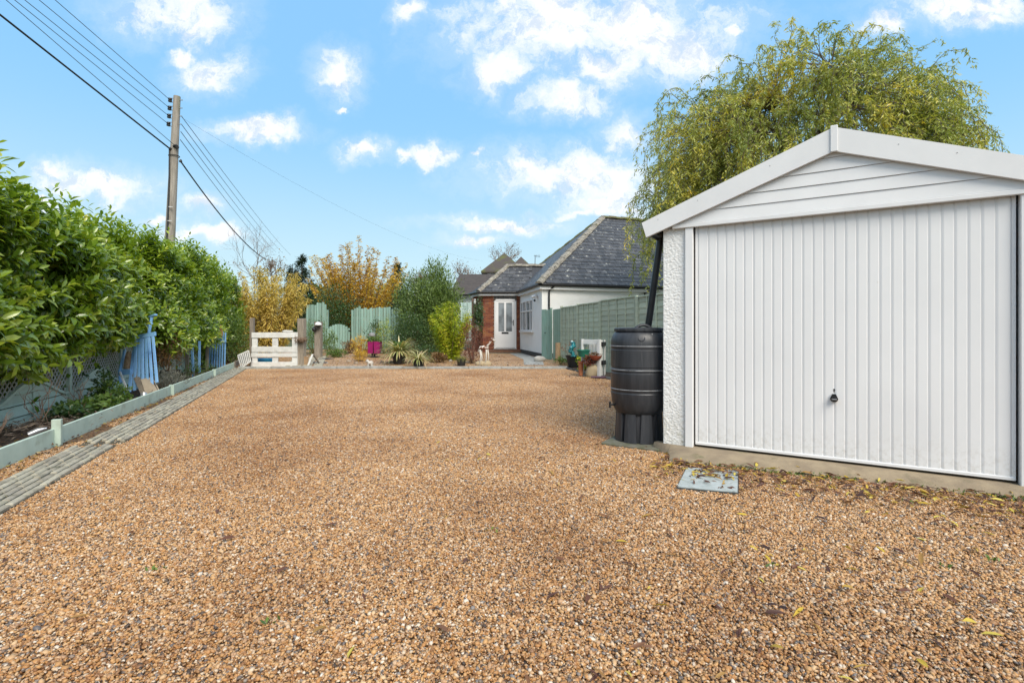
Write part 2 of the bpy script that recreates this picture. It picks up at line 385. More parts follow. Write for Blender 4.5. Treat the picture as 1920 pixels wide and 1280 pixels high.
def gravel_mat(pebble, name='gravel_bed'):
    m = bpy.data.materials.new('gravel_pebbles' if pebble else name); m.use_nodes = True; t = m.node_tree; b = NB(t); bs = t.nodes['Principled BSDF']
    p = b.n('ShaderNodeNewGeometry').outputs['Position']
    stops = [(0.0, (0.049, 0.037, 0.031)), (0.05, (0.127, 0.113, 0.112)), (0.09, (0.254, 0.119, 0.046)), (0.24, (0.466, 0.232, 0.078)), (0.44, (0.562, 0.324, 0.131)),
             (0.62, (0.477, 0.297, 0.169)), (0.74, (0.615, 0.416, 0.234)), (0.88, (0.657, 0.529, 0.388)), (0.945, (0.223, 0.211, 0.205)), (0.972, (0.742, 0.670, 0.570))]
    if pebble:
        at = b.n('ShaderNodeAttribute', attribute_name='rnd'); info = b.n('ShaderNodeObjectInfo')
        wn = b.n('ShaderNodeTexWhiteNoise', noise_dimensions='2D')
        b.l(b.comb(b.math('MULTIPLY', at.outputs['Fac'], 917.0), b.math('MULTIPLY', info.outputs['Random'], 731.0), 0.0), wn.inputs['Vector'])
        fac = wn.outputs['Value']
    else:
        vo = b.n('ShaderNodeTexVoronoi'); vo.inputs['Scale'].default_value = 70; b.l(p, vo.inputs['Vector'])
        s = b.n('ShaderNodeSeparateColor'); b.l(vo.outputs['Color'], s.inputs[0]); fac = s.outputs[0]
        bp = b.n('ShaderNodeBump'); bp.inputs['Distance'].default_value = 0.012; b.l(b.math('MULTIPLY', vo.outputs['Distance'], -1.0), bp.inputs['Height']); b.l(bp.outputs[0], bs.inputs['Normal'])
    col = b.ramp(fac, stops, 'CONSTANT')
    # damp, leaf-stained ground near the garage and loose patches elsewhere
    pat = b.noise(p, 0.55, 5, 0.6)
    col = b.mix(b.sstep(pat, 0.40, 0.68), col, b.mix(1.0, col, (0.70, 0.62, 0.55), 'MULTIPLY'))
    col = b.mix(b.math('MULTIPLY', b.sstep(b.noise(p, 34, 3), 0.35, 0.75), 0.35), col, b.mix(1.0, col, (0.72, 0.62, 0.52), 'MULTIPLY'))
    if name == 'gravel_bed' and not pebble: col = b.mix(1.0, col, (0.42, 0.37, 0.32), 'MULTIPLY')  # bed colour darkened to put shade into the gaps between pebbles
    b.l(col, bs.inputs['Base Color']); bs.inputs['Roughness'].default_value = 0.55; bs.inputs['Specular IOR Level'].default_value = 0.45
    return m
M_gbed = gravel_mat(False); M_peb = gravel_mat(True)
def right_x(y):                                            # where the drive ends against the fence bed
    return 2.95 - 0.2219 * (y - 10.25) - 0.45
def on_drive(x, y): return edge_x(y) + 0.02 < x < (right_x(y) if y > 9.0 else 6.0) and y < 14.12
gx = list(np.arange(-9.5, 6.3, 0.25)); gy = list(np.arange(-3, 14.2, 0.25))
ground_sheet('gravel_driveway', gx, gy, lambda x, y: 0.0, M_gbed, uvkeep=lambda x, y: edge_x(y) - 0.15 < x < (right_x(y) + 0.3 if y > 9 else 6.2))
gx2 = list(np.arange(-9.5, 3.0, 0.25)); gy2 = list(np.arange(14.05, 22.6, 0.25))
ground_sheet('garden_gravel', gx2, gy2, lambda x, y: gz(x, y) + 0.004, gravel_mat(False, 'garden_gravel'))

def pebble_tile(seed, size, dens):
    r = np.random.default_rng(seed); n = int(size * size * dens)
    bm = bmesh.new(); bmesh.ops.create_icosphere(bm, subdivisions=1, radius=1.0)
    tv = np.array([v.co[:] for v in bm.verts]); tf = np.array([[v.index for v in f.verts] for f in bm.faces]); bm.free()
    c = np.column_stack([r.uniform(-size / 2, size / 2, n), r.uniform(-size / 2, size / 2, n), r.uniform(-0.001, 0.011, n)])
    s = np.clip(r.lognormal(math.log(0.0051), 0.34, n), 0.0026, 0.013)[:, None] * np.column_stack([r.uniform(0.9, 1.45, n), r.uniform(0.75, 1.0, n), r.uniform(0.45, 0.75, n)])
    a = r.uniform(0, 6.283, n); tl = r.normal(0, 0.35, n); t2 = r.normal(0, 0.35, n)
    V = tv[None] * s[:, None, :] * (1 + 0.16 * r.normal(size=(n, len(tv), 1)))
    ca, sa = np.cos(tl)[:, None], np.sin(tl)[:, None]; y, z = V[..., 1] * ca - V[..., 2] * sa, V[..., 1] * sa + V[..., 2] * ca; V = np.stack([V[..., 0], y, z], -1)
    ca, sa = np.cos(t2)[:, None], np.sin(t2)[:, None]; x, z = V[..., 0] * ca + V[..., 2] * sa, -V[..., 0] * sa + V[..., 2] * ca; V = np.stack([x, V[..., 1], z], -1)
    ca, sa = np.cos(a)[:, None], np.sin(a)[:, None]; x, y = V[..., 0] * ca - V[..., 1] * sa, V[..., 0] * sa + V[..., 1] * ca; V = np.stack([x, y, V[..., 2]], -1) + c[:, None]
    T = (tf[None] + (np.arange(n) * len(tv))[:, None, None]).reshape(-1, 3)
    V = V.reshape(-1, 3).astype(np.float32); me = bpy.data.meshes.new('pebbles')
    me.vertices.add(len(V)); me.vertices.foreach_set('co', V.ravel()); me.loops.add(T.size); me.loops.foreach_set('vertex_index', T.ravel().astype(np.int32))
    me.polygons.add(len(T)); me.polygons.foreach_set('loop_start', np.arange(0, T.size, 3, dtype=np.int32)); me.polygons.foreach_set('use_smooth', np.ones(len(T), bool))
    at = me.attributes.new('rnd', 'FLOAT', 'POINT'); at.data.foreach_set('value', np.repeat(r.random(n), len(tv)).astype(np.float32))
    me.update(calc_edges=True); me.materials.append(M_peb)
    return bpy.data.objects.new('pebble_tile', me)
TS = 0.75
def build_gravel():
    coll = bpy.data.collections.new('pebble_tiles')
    for k in range(3): coll.objects.link(pebble_tile(40 + k, TS, 23000))
    pts = []
    for y in np.arange(1.0, 22.3, TS):
        for x in np.arange(-9.2, 6.2, TS):
            if abs(x) > 1.06 * y + 1.2: continue
            h = TS * 0.5
            if y < 14.0 - h * 0.4:
                if not (x - h > edge_x(y) - 0.35 and x + h * 0.6 < (right_x(y) + 0.15 if y > 9.0 else 6.2)): continue
                if y + h > 14.25: continue
                pts.append((x, y, 0.0))
    me = bpy.data.meshes.new('gravel'); me.from_pydata(pts, [], []); me.update()
    o = tag(obj('gravel', me, M_peb), 'loose tan and grey pebbles covering the whole drive', 'gravel', kind='stuff')
    g = bpy.data.node_groups.new('scatter_pebbles', 'GeometryNodeTree')
    g.interface.new_socket('Geometry', in_out='INPUT', socket_type='NodeSocketGeometry'); g.interface.new_socket('Geometry', in_out='OUTPUT', socket_type='NodeSocketGeometry')
    b = NB(g); gi = b.n('NodeGroupInput'); go = b.n('NodeGroupOutput')
    ci = b.n('GeometryNodeCollectionInfo'); ci.inputs['Collection'].default_value = coll; ci.inputs['Separate Children'].default_value = True; ci.inputs['Reset Children'].default_value = True
    ip = b.n('GeometryNodeInstanceOnPoints'); b.l(gi.outputs[0], ip.inputs['Points']); b.l(ci.outputs[0], ip.inputs['Instance']); ip.inputs['Pick Instance'].default_value = True
    rv = b.n('FunctionNodeRandomValue', data_type='INT'); rv.inputs[4].default_value = 0; rv.inputs[5].default_value = 2; rv.inputs['Seed'].default_value = 3
    b.l(rv.outputs[2], ip.inputs['Instance Index'])
    rr = b.n('FunctionNodeRandomValue', data_type='INT'); rr.inputs[4].default_value = 0; rr.inputs[5].default_value = 3; rr.inputs['Seed'].default_value = 9
    ang = b.math_g = g.nodes.new('ShaderNodeMath'); ang.operation = 'MULTIPLY'; ang.inputs[1].default_value = math.pi / 2; b.l(rr.outputs[2], ang.inputs[0])
    cx = b.n('ShaderNodeCombineXYZ'); b.l(ang.outputs[0], cx.inputs[2]); b.l(cx.outputs[0], ip.inputs['Rotation'])
    b.l(ip.outputs[0], go.inputs[0])
    md = o.modifiers.new('scatter', 'NODES'); md.node_group = g
build_gravel()

# concrete edging line at the far end of the drive
kerb = tag(thing('kerb', None, None, (0, 14.1, 0)), kind='structure')
kmb = MB().box((0, 0, 0.03), (0.905, 0.09, 0.10), bev=0.008); kme = kmb.mesh('edging_stone'); kme.materials.append(M_kerb)
for i in range(10):
    o = obj('edging_stone', kme, None, kerb); o.location = (-7.15 + i * 0.915, random.uniform(-.012, .012), random.uniform(-.008, .006)); o.rotation_euler = (0, random.uniform(-.006, .006), random.uniform(-.012, .012))

# ---------------------------------------------------------------- garage
GO = Vector((1.631, 4.558, 0.07)); GA = math.atan2(-0.5209, 0.8535)
garage = thing('garage', 'white sectional garage with ribbed up-and-over door and white gable boards', 'garage', GO, GA)
DW, ZT = 2.135, 1.986
def garage_wall():
    mb = MB()
    def dash(s0, s1, d0, d1, z1):          # render with an uneven outer skin facing front and side
        mb.box(((s0 + s1) / 2, (d0 + d1) / 2, (z1 - 0.06) / 2), (s1 - s0, d1 - d0, z1 + 0.06))
    dash(-0.271, -0.072, 0.02, 0.14, 2.05); dash(DW + 0.072, DW + 0.271, 0.02, 0.14, 2.05)
    mb.box((-0.226, 2.57, 1.0), (0.09, 4.86, 2.12)); mb.box((DW + 0.226, 2.57, 1.0), (0.09, 4.86, 2.12)); mb.box((DW / 2, 5.05, 1.0), (DW + 0.541, 0.1, 2.12))
    mb.prism([(-0.25, 5.0, 2.06), (DW + 0.25, 5.0, 2.06), (DW / 2, 5.0, 2.55)], (0, 0.1, 0))
    # coarse stone skin on the two front piers (thousands of small facets)
    for (s0, s1) in ((-0.272, -0.071), (DW + 0.071, DW + 0.272)):
        nx, nz = 30, 290; r = np.random.default_rng(int(s0 * 100) + 50)
        h = r.random((nz + 1, nx + 1)); h = 0.5 * h + 0.5 * (np.roll(h, 1, 0) + np.roll(h, 1, 1) + np.roll(h, -1, 1)) / 3
        vs = [(s0 + (s1 - s0) * i / nx, 0.018 - 0.0085 * h[j, i] * (0.3 if i in (0, nx) else 1), 2.04 * j / nz - 0.01) for j in range(nz + 1) for i in range(nx + 1)]
        fs = [(j * (nx + 1) + i, j * (nx + 1) + i + 1, (j + 1) * (nx + 1) + i + 1, (j + 1) * (nx + 1) + i) for j in range(nz) for i in range(nx)]
        mb.add(vs, fs)
    mb.build('wall', M_dash, garage, smooth=True)
garage_wall()
for s_ in (-0.036, DW + 0.036): MB().box((s_, 0.02, ZT / 2 + 0.01), (0.068, 0.07, ZT + 0.05), bev=0.004).build('door_frame', M_white, garage)
def garage_door():
    prof = [(0.012, 0.0), (0.030, 0.0), (0.033, 0.010), (0.040, 0.010), (0.043, 0.0)]; s0 = 0.045; n = 28; pitch = (DW - 0.09) / n
    for i in range(n):
        a = s0 + i * pitch
        if i: prof += [(a - 0.0040, 0.0003), (a - 0.0018, 0.0060), (a + 0.0015, 0.0062), (a + 0.010, 0.0022), (a + 0.018, 0.0)]
    prof += [(DW - 0.043, 0.0), (DW - 0.040, 0.010), (DW - 0.033, 0.010), (DW - 0.030, 0.0), (DW - 0.012, 0.0)]
    zb, zt = 0.045, ZT + 0.03; vs = []; fs = []
    for (x, d) in prof: vs += [(x, 0.03 + d, zb), (x, 0.03 + d, zt)]
    for i in range(len(prof) - 1): fs.append((2 * i, 2 * i + 2, 2 * i + 3, 2 * i + 1))
    mb = MB().add(vs, fs)
    mb.box((DW / 2, 0.075, (zb + zt) / 2), (DW - 0.05, 0.02, zt - zb - 0.02))
    d = mb.build('door', M_door, garage)
    MB().box((DW / 2, 0.035, 0.034), (DW - 0.024, 0.022, 0.026), bev=0.004).build('bottom_rail', M_white, garage)
    MB().box((DW / 2, 0.12, 0.99), (DW + 0.02, 0.02, 2.0)).build('gap_shade_sheet', M_black, garage)  # full-height black sheet behind the door, painting the shade in its gaps
    # handle: tapering black knob with a pale bar
    hs = 0.0; 
    def s_of(px): k = (px - HX) / F; return (k * 4.558 - 1.631) / (0.8535 + 0.5209 * k)
    s = s_of(1564); Y = 4.558 - 0.5209 * s; zc = CAMZ - (747 - HY) / F * Y - 0.07
    hb = MB(); hp = [(-0.011, 0.032), (0.011, 0.032), (0.020, 0.012), (0.026, -0.004), (0.020, -0.020), (0.006, -0.026), (-0.006, -0.026), (-0.020, -0.020), (-0.026, -0.004), (-0.020, 0.012)]
    hb.prism([(s + a * 1.05, 0.005, zc + c * 1.05) for a, c in hp], (0, 0.028, 0)); hb.cyl((s, 0.004, zc - .004), (s, -0.016, zc - .004), 0.020, 0.017, 16)
    h = hb.build('handle', M_black, d)
    MB().box((s, -0.019, zc - 0.004), (0.034, 0.008, 0.008), bev=0.002).build('lock_bar', mat('brushed_metal', (0.5, 0.5, 0.5), rough=0.35, metal=1.0), d)
    za = zc + 0.062
    MB().prism([(s - 0.0035, 0.0295, za - 0.014), (s + 0.0035, 0.0295, za - 0.014), (s + 0.0035, 0.0295, za + 0.003), (s + 0.009, 0.0295, za + 0.003), (s, 0.0295, za + 0.015), (s - 0.009, 0.0295, za + 0.003), (s - 0.0035, 0.0295, za + 0.003)], (0, -0.0008, 0)).build('arrow_mark', M_black, d)
garage_door()
def gable():
    ap, slope = 2.46, 0.365                                # underside of the barge boards at the ridge (local z)
    sl = lambda z: DW / 2 - (ap + 0.05 - z) / slope; sr = lambda z: DW - sl(z)
    z = ZT - 0.012
    MB().box((DW / 2, -0.012, z + 0.018), (DW + 0.36, 0.034, 0.036), bev=0.004).build('gable_trim', M_white, garage)
    z += 0.038
    zz = [z + 0.101 * k for k in range(5)]
    for k in range(5):
        a, b_ = zz[k], min(zz[k] + 0.0985, ap + 0.045)
        poly = [(sl(a), -0.022, a), (sr(a), -0.022, a), (sr(b_), -0.014, b_), (sl(b_), -0.014, b_)]
        MB().prism(poly, (0, 0.03, 0)).build('gable_board', M_white, garage)
    MB().prism([(sl(z), -0.004, z - .03), (sr(z), -0.004, z - .03), (DW / 2, -0.004, ap + .05)], (0, 0.02, 0)).build('gable_backing', mat('gap_grey', (0.30, 0.30, 0.31), rough=0.7), garage)
    for sg in (-1, 1):
        f = lambda s, zz_: ((s if sg < 0 else DW - s), -0.06, zz_)
        poly = [f(DW / 2 - 0.001, 2.637), f(DW / 2 - 0.001, 2.45), f(-0.41, 1.915), f(-0.452, 2.054)]
        MB().prism(poly, (0, 0.035, 0)).build('barge_board', M_white, garage)
        # soffit return and roof sheet
        r0, r1 = Vector(f(DW / 2, 2.60)), Vector(f(-0.45, 2.03)); r0.y = r1.y = -0.02
        mb = MB(); n = 34; vs = []; fs = []
        for j in range(n + 1):
            dd = -0.02 + 5.2 * j / n
            vs += [(r0.x, dd, r0.z + 0.02 * (j % 2)), (r1.x, dd, r1.z + 0.02 * (j % 2))]
        for j in range(n): fs.append((2 * j, 2 * j + 1, 2 * j + 3, 2 * j + 2))
        mb.add(vs, fs); k = len(vs); vs2 = [(a, b_, c - 0.012) for a, b_, c in vs]; mb.add(vs2, [q[::-1] for q in fs])
        mb.build('roof_sheet', mat('fibre_cement', (0.27, 0.27, 0.26), (0.17, 0.17, 0.15), 6, 0.9, 0.002, 60), garage)
    MB().box((DW / 2, -0.066, 2.545), (0.05, 0.014, 0.205), bev=0.004).build('joint_cover', M_white, garage)
    for s in (-0.30, 0.05, 0.62, 1.47, 1.80):              # fixing screws in the barge boards
        zc = 2.545 - 0.37 * abs(DW / 2 - s)
        MB().cyl((s, -0.0605, zc + 0.03), (s, -0.0625, zc + 0.03), 0.0035, None, 8).build('screw', mat('screw_grey', (0.30, 0.30, 0.30), rough=0.4), garage)
    # gutter along the left eave
    MB().tube([(-0.40, 0.0, 1.99), (-0.40, 5.1, 1.97)], 0.05, 12).build('gutter', M_black, garage)
    # downpipe to the water butt
    a = Vector((1.475, 5.02, 2.06)); c = Vector((1.372, 5.10, 1.165)); inv = rootmat(garage).inverted()
    MB().tube([inv @ a + Vector((0.0, 0.05, 0.03)), inv @ a, inv @ c], [0.034, 0.034, 0.034], 16).build('downpipe', M_black, garage, smooth=True)
gable()
def slab():
    mb = MB(); poly = [(-0.34, 0.16), (-0.36, -0.02), (-0.20, -0.10)]
    n = 16
    for i in range(n + 1):
        s = -0.12 + 2.75 * i / n; w = 0.36 - 0.20 * min(1, (s + 0.12) / 1.6) + 0.025 * math.sin(i * 1.9) + 0.02 * math.sin(i * 4.3)
        poly.append((s, -w))
    poly += [(2.75, 0.16)]
    M = rootmat(garage); top = [M @ Vector((a, b_, -0.005)) for a, b_ in poly]; nn = len(top)
    cen = [M @ Vector((a, 0.05, 0.0)) for a, b_ in poly]
    bot = [Vector((p.x, p.y, -0.03)) + (p - c).normalized() * 0.03 for p, c in zip(top, cen)]
    mid = []
    for p, c in zip(top, cen): mid.append(p.lerp(c, 0.62) + Vector((0, 0, 0.004)))
    top2 = [Vector((p.x, p.y, 0.022)) for p in top]
    vs = mid + top2 + bot; fs = [tuple(range(nn))]
    for i in range(nn):
        j = (i + 1) % nn; fs += [(i, i + nn, j + nn, j), (i + nn, i + 2 * nn, j + 2 * nn, j + nn)]
    o = MB().add(vs, fs).build('concrete_apron', M_conc, None, smooth='all'); tag(o, kind='structure')
slab()

# ---------------------------------------------------------------- water butt
sl_ = MB().box((0, 0, 0.005), (0.56, 0.56, 0.05), bev=0.006).build('paving_slab', M_slabmoss); sl_.location = (1.25, 5.02, 0.0); sl_.rotation_euler = (0, 0, GA)
tag(sl_, 'mossy square paving slab under the black water butt', 'paving slab')
butt = thing('water_butt', 'black plastic water butt on a ribbed stand beside the garage', 'water butt', (1.27, 5.07, 0.031))
def make_butt():
    zb = lambda z: z - 0.031
    prof = [(0.10, .30), (0.20, .295), (.225, .31), (.252, .36), (.268, .42), (.2755, .49), (.277, .505), (.272, .512), (.272, .522), (.277, .529), (.277, .70), (.272, .706), (.272, .716), (.277, .722),
            (.277, .742), (.272, .748), (.272, .758), (.277, .764), (.277, .925), (.272, .931), (.272, .943), (.277, .949), (.277, .99), (.274, 1.02), (.264, 1.055), (.248, 1.085), (.228, 1.105), (.20, 1.112)]
    pr = []
    MB().lathe([(r, zb(z)) for r, z in prof], 56).build('barrel', M_butt, butt, smooth=True)
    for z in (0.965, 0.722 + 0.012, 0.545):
        MB().lathe([(0.2772, zb(z - .004)), (0.2800, zb(z)), (0.2772, zb(z + .004))], 56, cap=False).build('rim_band', M_paleband, butt, smooth=True)
    lid = MB().lathe([(0.236, zb(1.108)), (0.240, zb(1.112)), (0.240, zb(1.134)), (0.232, zb(1.142)), (0.19, zb(1.146)), (0.18, zb(1.138)), (0.0, zb(1.140))], 48)
    for k in range(16):
        a = 2 * math.pi * k / 16; lid.box((0.238 * math.cos(a), 0.238 * math.sin(a), zb(1.123)), (0.016, 0.02, 0.026), Euler((0, 0, a)).to_matrix(), 0.003)
    l = lid.build('lid', M_butt, butt, smooth=True)
    MB().tube([(-0.075 + 0.15 * i / 10, -0.17, zb(1.138) + 0.032 * math.sin(math.pi * i / 10)) for i in range(11)], 0.016, 10).build('lid_handle', M_butt, l, smooth=True)
    # moulded ring mark on the shoulder
    M = Euler((R(62), 0, R(-8))).to_matrix()
    MB().lathe([(0.022, 0), (0.030, 0.003), (0.034, 0)], 20, c=Vector((-0.04, -0.262, zb(1.045))), cap=False, rot=M).build('shoulder_mark', M_butt, butt, smooth=True)
    st = MB(); st.lathe([(0.205, 0.0), (0.20, 0.27), (0.16, 0.275)], 32)
    for k in range(9):
        a0 = 2 * math.pi * (k + 0.12) / 9 + 0.25; a1 = a0 + 2 * math.pi / 9 * 0.78
        bot = [(0.238 * math.cos(t), 0.238 * math.sin(t), 0.0) for t in np.linspace(a0, a1, 4)]; bot += [(0.19 * math.cos(a1), 0.19 * math.sin(a1), 0), (0.19 * math.cos(a0), 0.19 * math.sin(a0), 0)]
        sh = (a1 - a0) * 0.10; tp = [(0.222 * math.cos(t), 0.222 * math.sin(t), 0.285) for t in np.linspace(a0 + sh, a1 - sh, 4)]; tp += [(0.19 * math.cos(a1), 0.19 * math.sin(a1), 0.285), (0.19 * math.cos(a0), 0.19 * math.sin(a0), 0.285)]
        n = 6; st.add(bot + tp, [tuple(range(n))[::-1], tuple(range(n, 2 * n))] + [(i, (i + 1) % n, (i + 1) % n + n, i + n) for i in range(n)])
    st.build('stand', M_butt, butt)
    a = R(192); c, s = math.cos(a), math.sin(a); z = zb(0.385); tp = MB()
    tp.cyl((0.25 * c, 0.25 * s, z), (0.315 * c, 0.315 * s, z), 0.011, None, 10); tp.cyl((0.31 * c, 0.31 * s, z + 0.022), (0.31 * c, 0.31 * s, z - 0.03), 0.010, None, 10); tp.box((0.31 * c, 0.31 * s, z + 0.027), (0.012, 0.05, 0.010))
    tp.build('tap', M_black, butt, smooth=True)
    for k, (an, z) in enumerate(((-1.0, 1.03), (-0.72, 1.055), (-0.5, 1.0), (-0.62, 0.62), (-1.3, 1.07))):   # paint splashes
        q = 0.277 if z < 0.99 else 0.277 - (z - 0.99) ** 1.2 * 0.6
        MB().blob((q * math.cos(an), q * math.sin(an), zb(z)), (0.006, 0.008, 0.012 + 0.004 * (k % 3)), 1, 0.2, k, Euler((0, 0, an)).to_matrix()).build('paint_splash', mat('paint_splash', (0.6, 0.6, 0.6), rough=0.7), butt, smooth=True)
    MB().blob((0.215, -0.10, 0.05), (0.008, 0.02, 0.045), 2, 0.25, 9).build('paint_splash', MATS['paint_splash'], butt, smooth=True)
make_butt()
pp = MB().tube([(0, 0, 0.06), (0.16, 0.02, 0.06)], [0.05, 0.05], 16).build('clay_pipe', mat('terracotta', (0.36, 0.13, 0.06), (0.28, 0.09, 0.04), 12, 0.8, vary=0.15), smooth=True)
pp.location = (1.42, 5.13, 0.02); tag(pp, 'short terracotta pipe stub behind the water butt stand', 'pipe')
# inspection cover
cv = thing('drain_cover', 'grey galvanised drain cover lying in the gravel before the garage door', 'drain cover', (1.47, 3.77, 0.0))
q = [Vector((1.166, 3.575, .018)), Vector((1.538, 3.455, .018)), Vector((1.775, 3.977, .018)), Vector((1.405, 4.07, .018))]
M_galv = mat('galvanised', (0.40, 0.44, 0.44), (0.30, 0.34, 0.33), 16, 0.5, 0.0006, 60, metal=0.0, stain=(0.18, 0.15, 0.10), stain_scale=9, stain_lo=0.6)
MB().prism(q, (0, 0, 0.006)).build('plate', M_galv, cv, world=True)
c0 = sum(q, Vector()) / 4; q2 = [c0 + (p - c0) * 1.035 for p in q]
MB().prism([Vector((p.x, p.y, -0.02)) for p in q2], (0, 0, 0.036)).build('rim', mat('dark_rim', (0.05, 0.05, 0.048), rough=0.8), cv, world=True)
# ---------------------------------------------------------------- left side: edging, paver strip, bed, low fence, hedge
M_sage = mat('sage_paint', (0.27, 0.40, 0.33), (0.22, 0.34, 0.28), 4, 0.75, 0.0015, 30, stretch=(1, 1, 1), stain=(0.16, 0.20, 0.14), stain_scale=2.5, stain_lo=0.5, stain_hi=0.8, vary=0.12)
M_sagepale = mat('pale_sage_paint', (0.53, 0.63, 0.54), (0.45, 0.55, 0.47), 5, 0.75, 0.001, 40, stain=(0.28, 0.30, 0.22), stain_scale=3, stain_lo=0.54, stain_hi=0.82, vary=0.10)
M_teal = mat('teal_paint', (0.20, 0.34, 0.285), (0.25, 0.37, 0.32), 6, 0.75, 0.001, 40, stretch=(3, 3, 0.4), stain=(0.17, 0.20, 0.14), stain_scale=4, vary=0.22)
M_green = mat('green_fence_paint', (0.43, 0.47, 0.36), (0.36, 0.41, 0.31), 5, 0.8, 0.0015, 40, stretch=(0.6, 0.6, 5), stain=(0.46, 0.46, 0.36), stain_scale=3, vary=0.16)
M_blue = mat('blue_paint', (0.20, 0.43, 0.76), (0.26, 0.50, 0.80), 7, 0.65, 0.0008, 50, stain=(0.12, 0.28, 0.55), stain_scale=5, vary=0.12)
M_wood = mat('weathered_wood', (0.30, 0.255, 0.205), (0.20, 0.165, 0.13), 9, 0.85, 0.002, 40, stretch=(4, 4, 0.5), stain=(0.10, 0.085, 0.06), stain_scale=4, vary=0.12)
M_whitewood = mat('white_painted_wood', (0.70, 0.70, 0.68), (0.58, 0.58, 0.56), 7, 0.75, 0.001, 50, stain=(0.36, 0.35, 0.30), stain_scale=6, stain_lo=0.58, stain_hi=0.78, vary=0.06)
M_paver = mat('paver', (0.40, 0.365, 0.29), (0.27, 0.245, 0.185), 14, 0.9, 0.003, 70, stain=(0.08, 0.085, 0.045), stain_scale=7, stain_lo=0.56, stain_hi=0.78, vary=0.18)
M_bark = mat('bark', (0.10, 0.075, 0.05), (0.16, 0.13, 0.10), 14, 0.9, 0.006, 30, stretch=(2, 2, 0.5))
M_twig = mat('twig', (0.16, 0.10, 0.06), (0.24, 0.17, 0.12), 20, 0.9)
M_blackpot = mat('black_pot', (0.012, 0.012, 0.013), (0.022, 0.022, 0.023), 9, 0.5)
M_slate = mat('slate', (0.080, 0.079, 0.081), (0.045, 0.044, 0.046), 6, 0.5, 0.0015, 30, stain=(0.42, 0.41, 0.37), stain_scale=5.5, stain_lo=0.58, stain_hi=0.70, vary=0.30)

EDGE_D = Vector((-0.365, 1.0, 0)).normalized()
# timber edging: one thing, one board per stretch and a peg at each joint
edging = thing('timber_edging', 'pale green painted board edging along the left flower bed', 'edging', (edge_x(4.0), 4.0, 0))
ys_ = [1.6, 4.92, 8.55, 11.75, 14.35]
for i in range(4):
    a, b_ = ys_[i] + 0.01, ys_[i + 1] - 0.01
    MB().bar((edge_x(a), a, 0.085), (edge_x(b_), b_, 0.085), 0.028, 0.175, bev=0.004).build('board', M_sagepale, edging, world=True)
for y in ys_[1:4]:
    h = 0.26 if y < 5 else 0.19
    MB().box((edge_x(y) + 0.032, y - 0.02, h / 2), (0.045, 0.075, h), frame(EDGE_D), 0.004).build('peg', M_sagepale, edging, world=True)
o = MB().bar((edge_x(14.4), 14.4, 0.09), (edge_x(15.9), 15.9, 0.1), 0.05, 0.19, bev=0.005).build('end_board', M_wood, edging, world=True)

# strip of small grey pavers set in rows along the bed
path = tag(thing('paver_path', None, None, (-4.2, 5.0, 0)), kind='structure')
pav = [MB().box((0, 0, 0), (0.208, 0.044, 0.06), bev=0.007).mesh('paver') for _ in range(1)][0]; pav.materials.append(M_paver)
def strip_x(y): return -3.04 - 0.391 * (y - 3.01)          # outer (drive side) edge
rows = []
sd = Vector((-0.391, 1, 0)).normalized(); sn = Vector((-1.0, -0.391, 0)).normalized()
for k in range(64):
    for r_ in range(6):
        t = k * 0.216 + (0.108 if r_ % 2 else 0) + random.uniform(-.004, .004)
        y0 = 1.5; p0 = Vector((strip_x(y0), y0, 0)); off = r_ * 0.060 + 0.03 + (0.03 if t * 0.93 + y0 < 4.95 else 0.0)
        if abs(t * 0.93 + y0 - 4.95) < 0.09: continue
        p = p0 + sd * t + sn * off
        if p.y > 14.2 or p.x < -1.05 * p.y - 0.5: continue
        rows.append((p, math.atan2(sd.y, sd.x) + random.uniform(-.015, .015)))
rows.sort(key=lambda q: q[0].y)
for p, a in rows[:300]:
    o = obj('paver', pav, None, path); o.location = p - path.location + Vector((0, 0, 0.006 + random.uniform(-.004, .004))); o.rotation_euler = (random.uniform(-.02, .02), random.uniform(-.02, .02), a)
mb = MB()
for p, a in rows[300:]: mb.box((p.x, p.y, 0.006 + random.uniform(-.004, .004)), (0.208, 0.044, 0.06), Euler((0, 0, a)).to_matrix(), 0.006)
if mb.v: tag(mb.build('far_pavers', M_paver, path, world=True), kind='stuff')
mb = MB(); 
for (ya, yb, o0) in ((1.5, 4.92, 0.035), (4.98, 14.15, 0.005)):
    a, c = Vector((strip_x(ya), ya, 0)), Vector((strip_x(yb), yb, 0)); mid = (a + c) / 2 + sn * (0.18 + o0)
    mb.box((mid.x, mid.y, 0.000), ((c - a).length, 0.365, 0.028), frame(sd))
tag(mb.build('sand_bed', mat('joint_soil', (0.055, 0.050, 0.035), (0.085, 0.075, 0.05), 20, 0.95, 0.003, 60), path, world=True))

# soil bed
def bed_z(x, y): return 0.035 + 0.05 * math.sin(3.1 * y + 1) * math.sin(2.3 * x) + 0.02 * math.sin(9 * y + 5 * x) + 0.10 * math.exp(-((x + 5.05) ** 2 + (y - 5.35) ** 2) / 0.12)
V = []; Fc = []; ny, nx = 150, 14
for j in range(ny + 1):
    y = 1.5 + 13.5 * j / ny
    for i in range(nx + 1):
        x = edge_x(y) - 0.01 - (1.0 if i == nx else 0.98 * i / nx) * (1 if i < nx else 2.2); V.append((x, y, max(0.012, bed_z(x, y)) + random.uniform(-.008, .008)))
for j in range(ny):
    for i in range(nx): a = j * (nx + 1) + i; Fc.append((a, a + 1, a + nx + 2, a + nx + 1))
me = bpy.data.meshes.new('flower_bed'); me.from_pydata(V, [], Fc); me.update(); me.polygons.foreach_set('use_smooth', [True] * len(Fc))
tag(obj('flower_bed', me, M_soil), kind='structure')
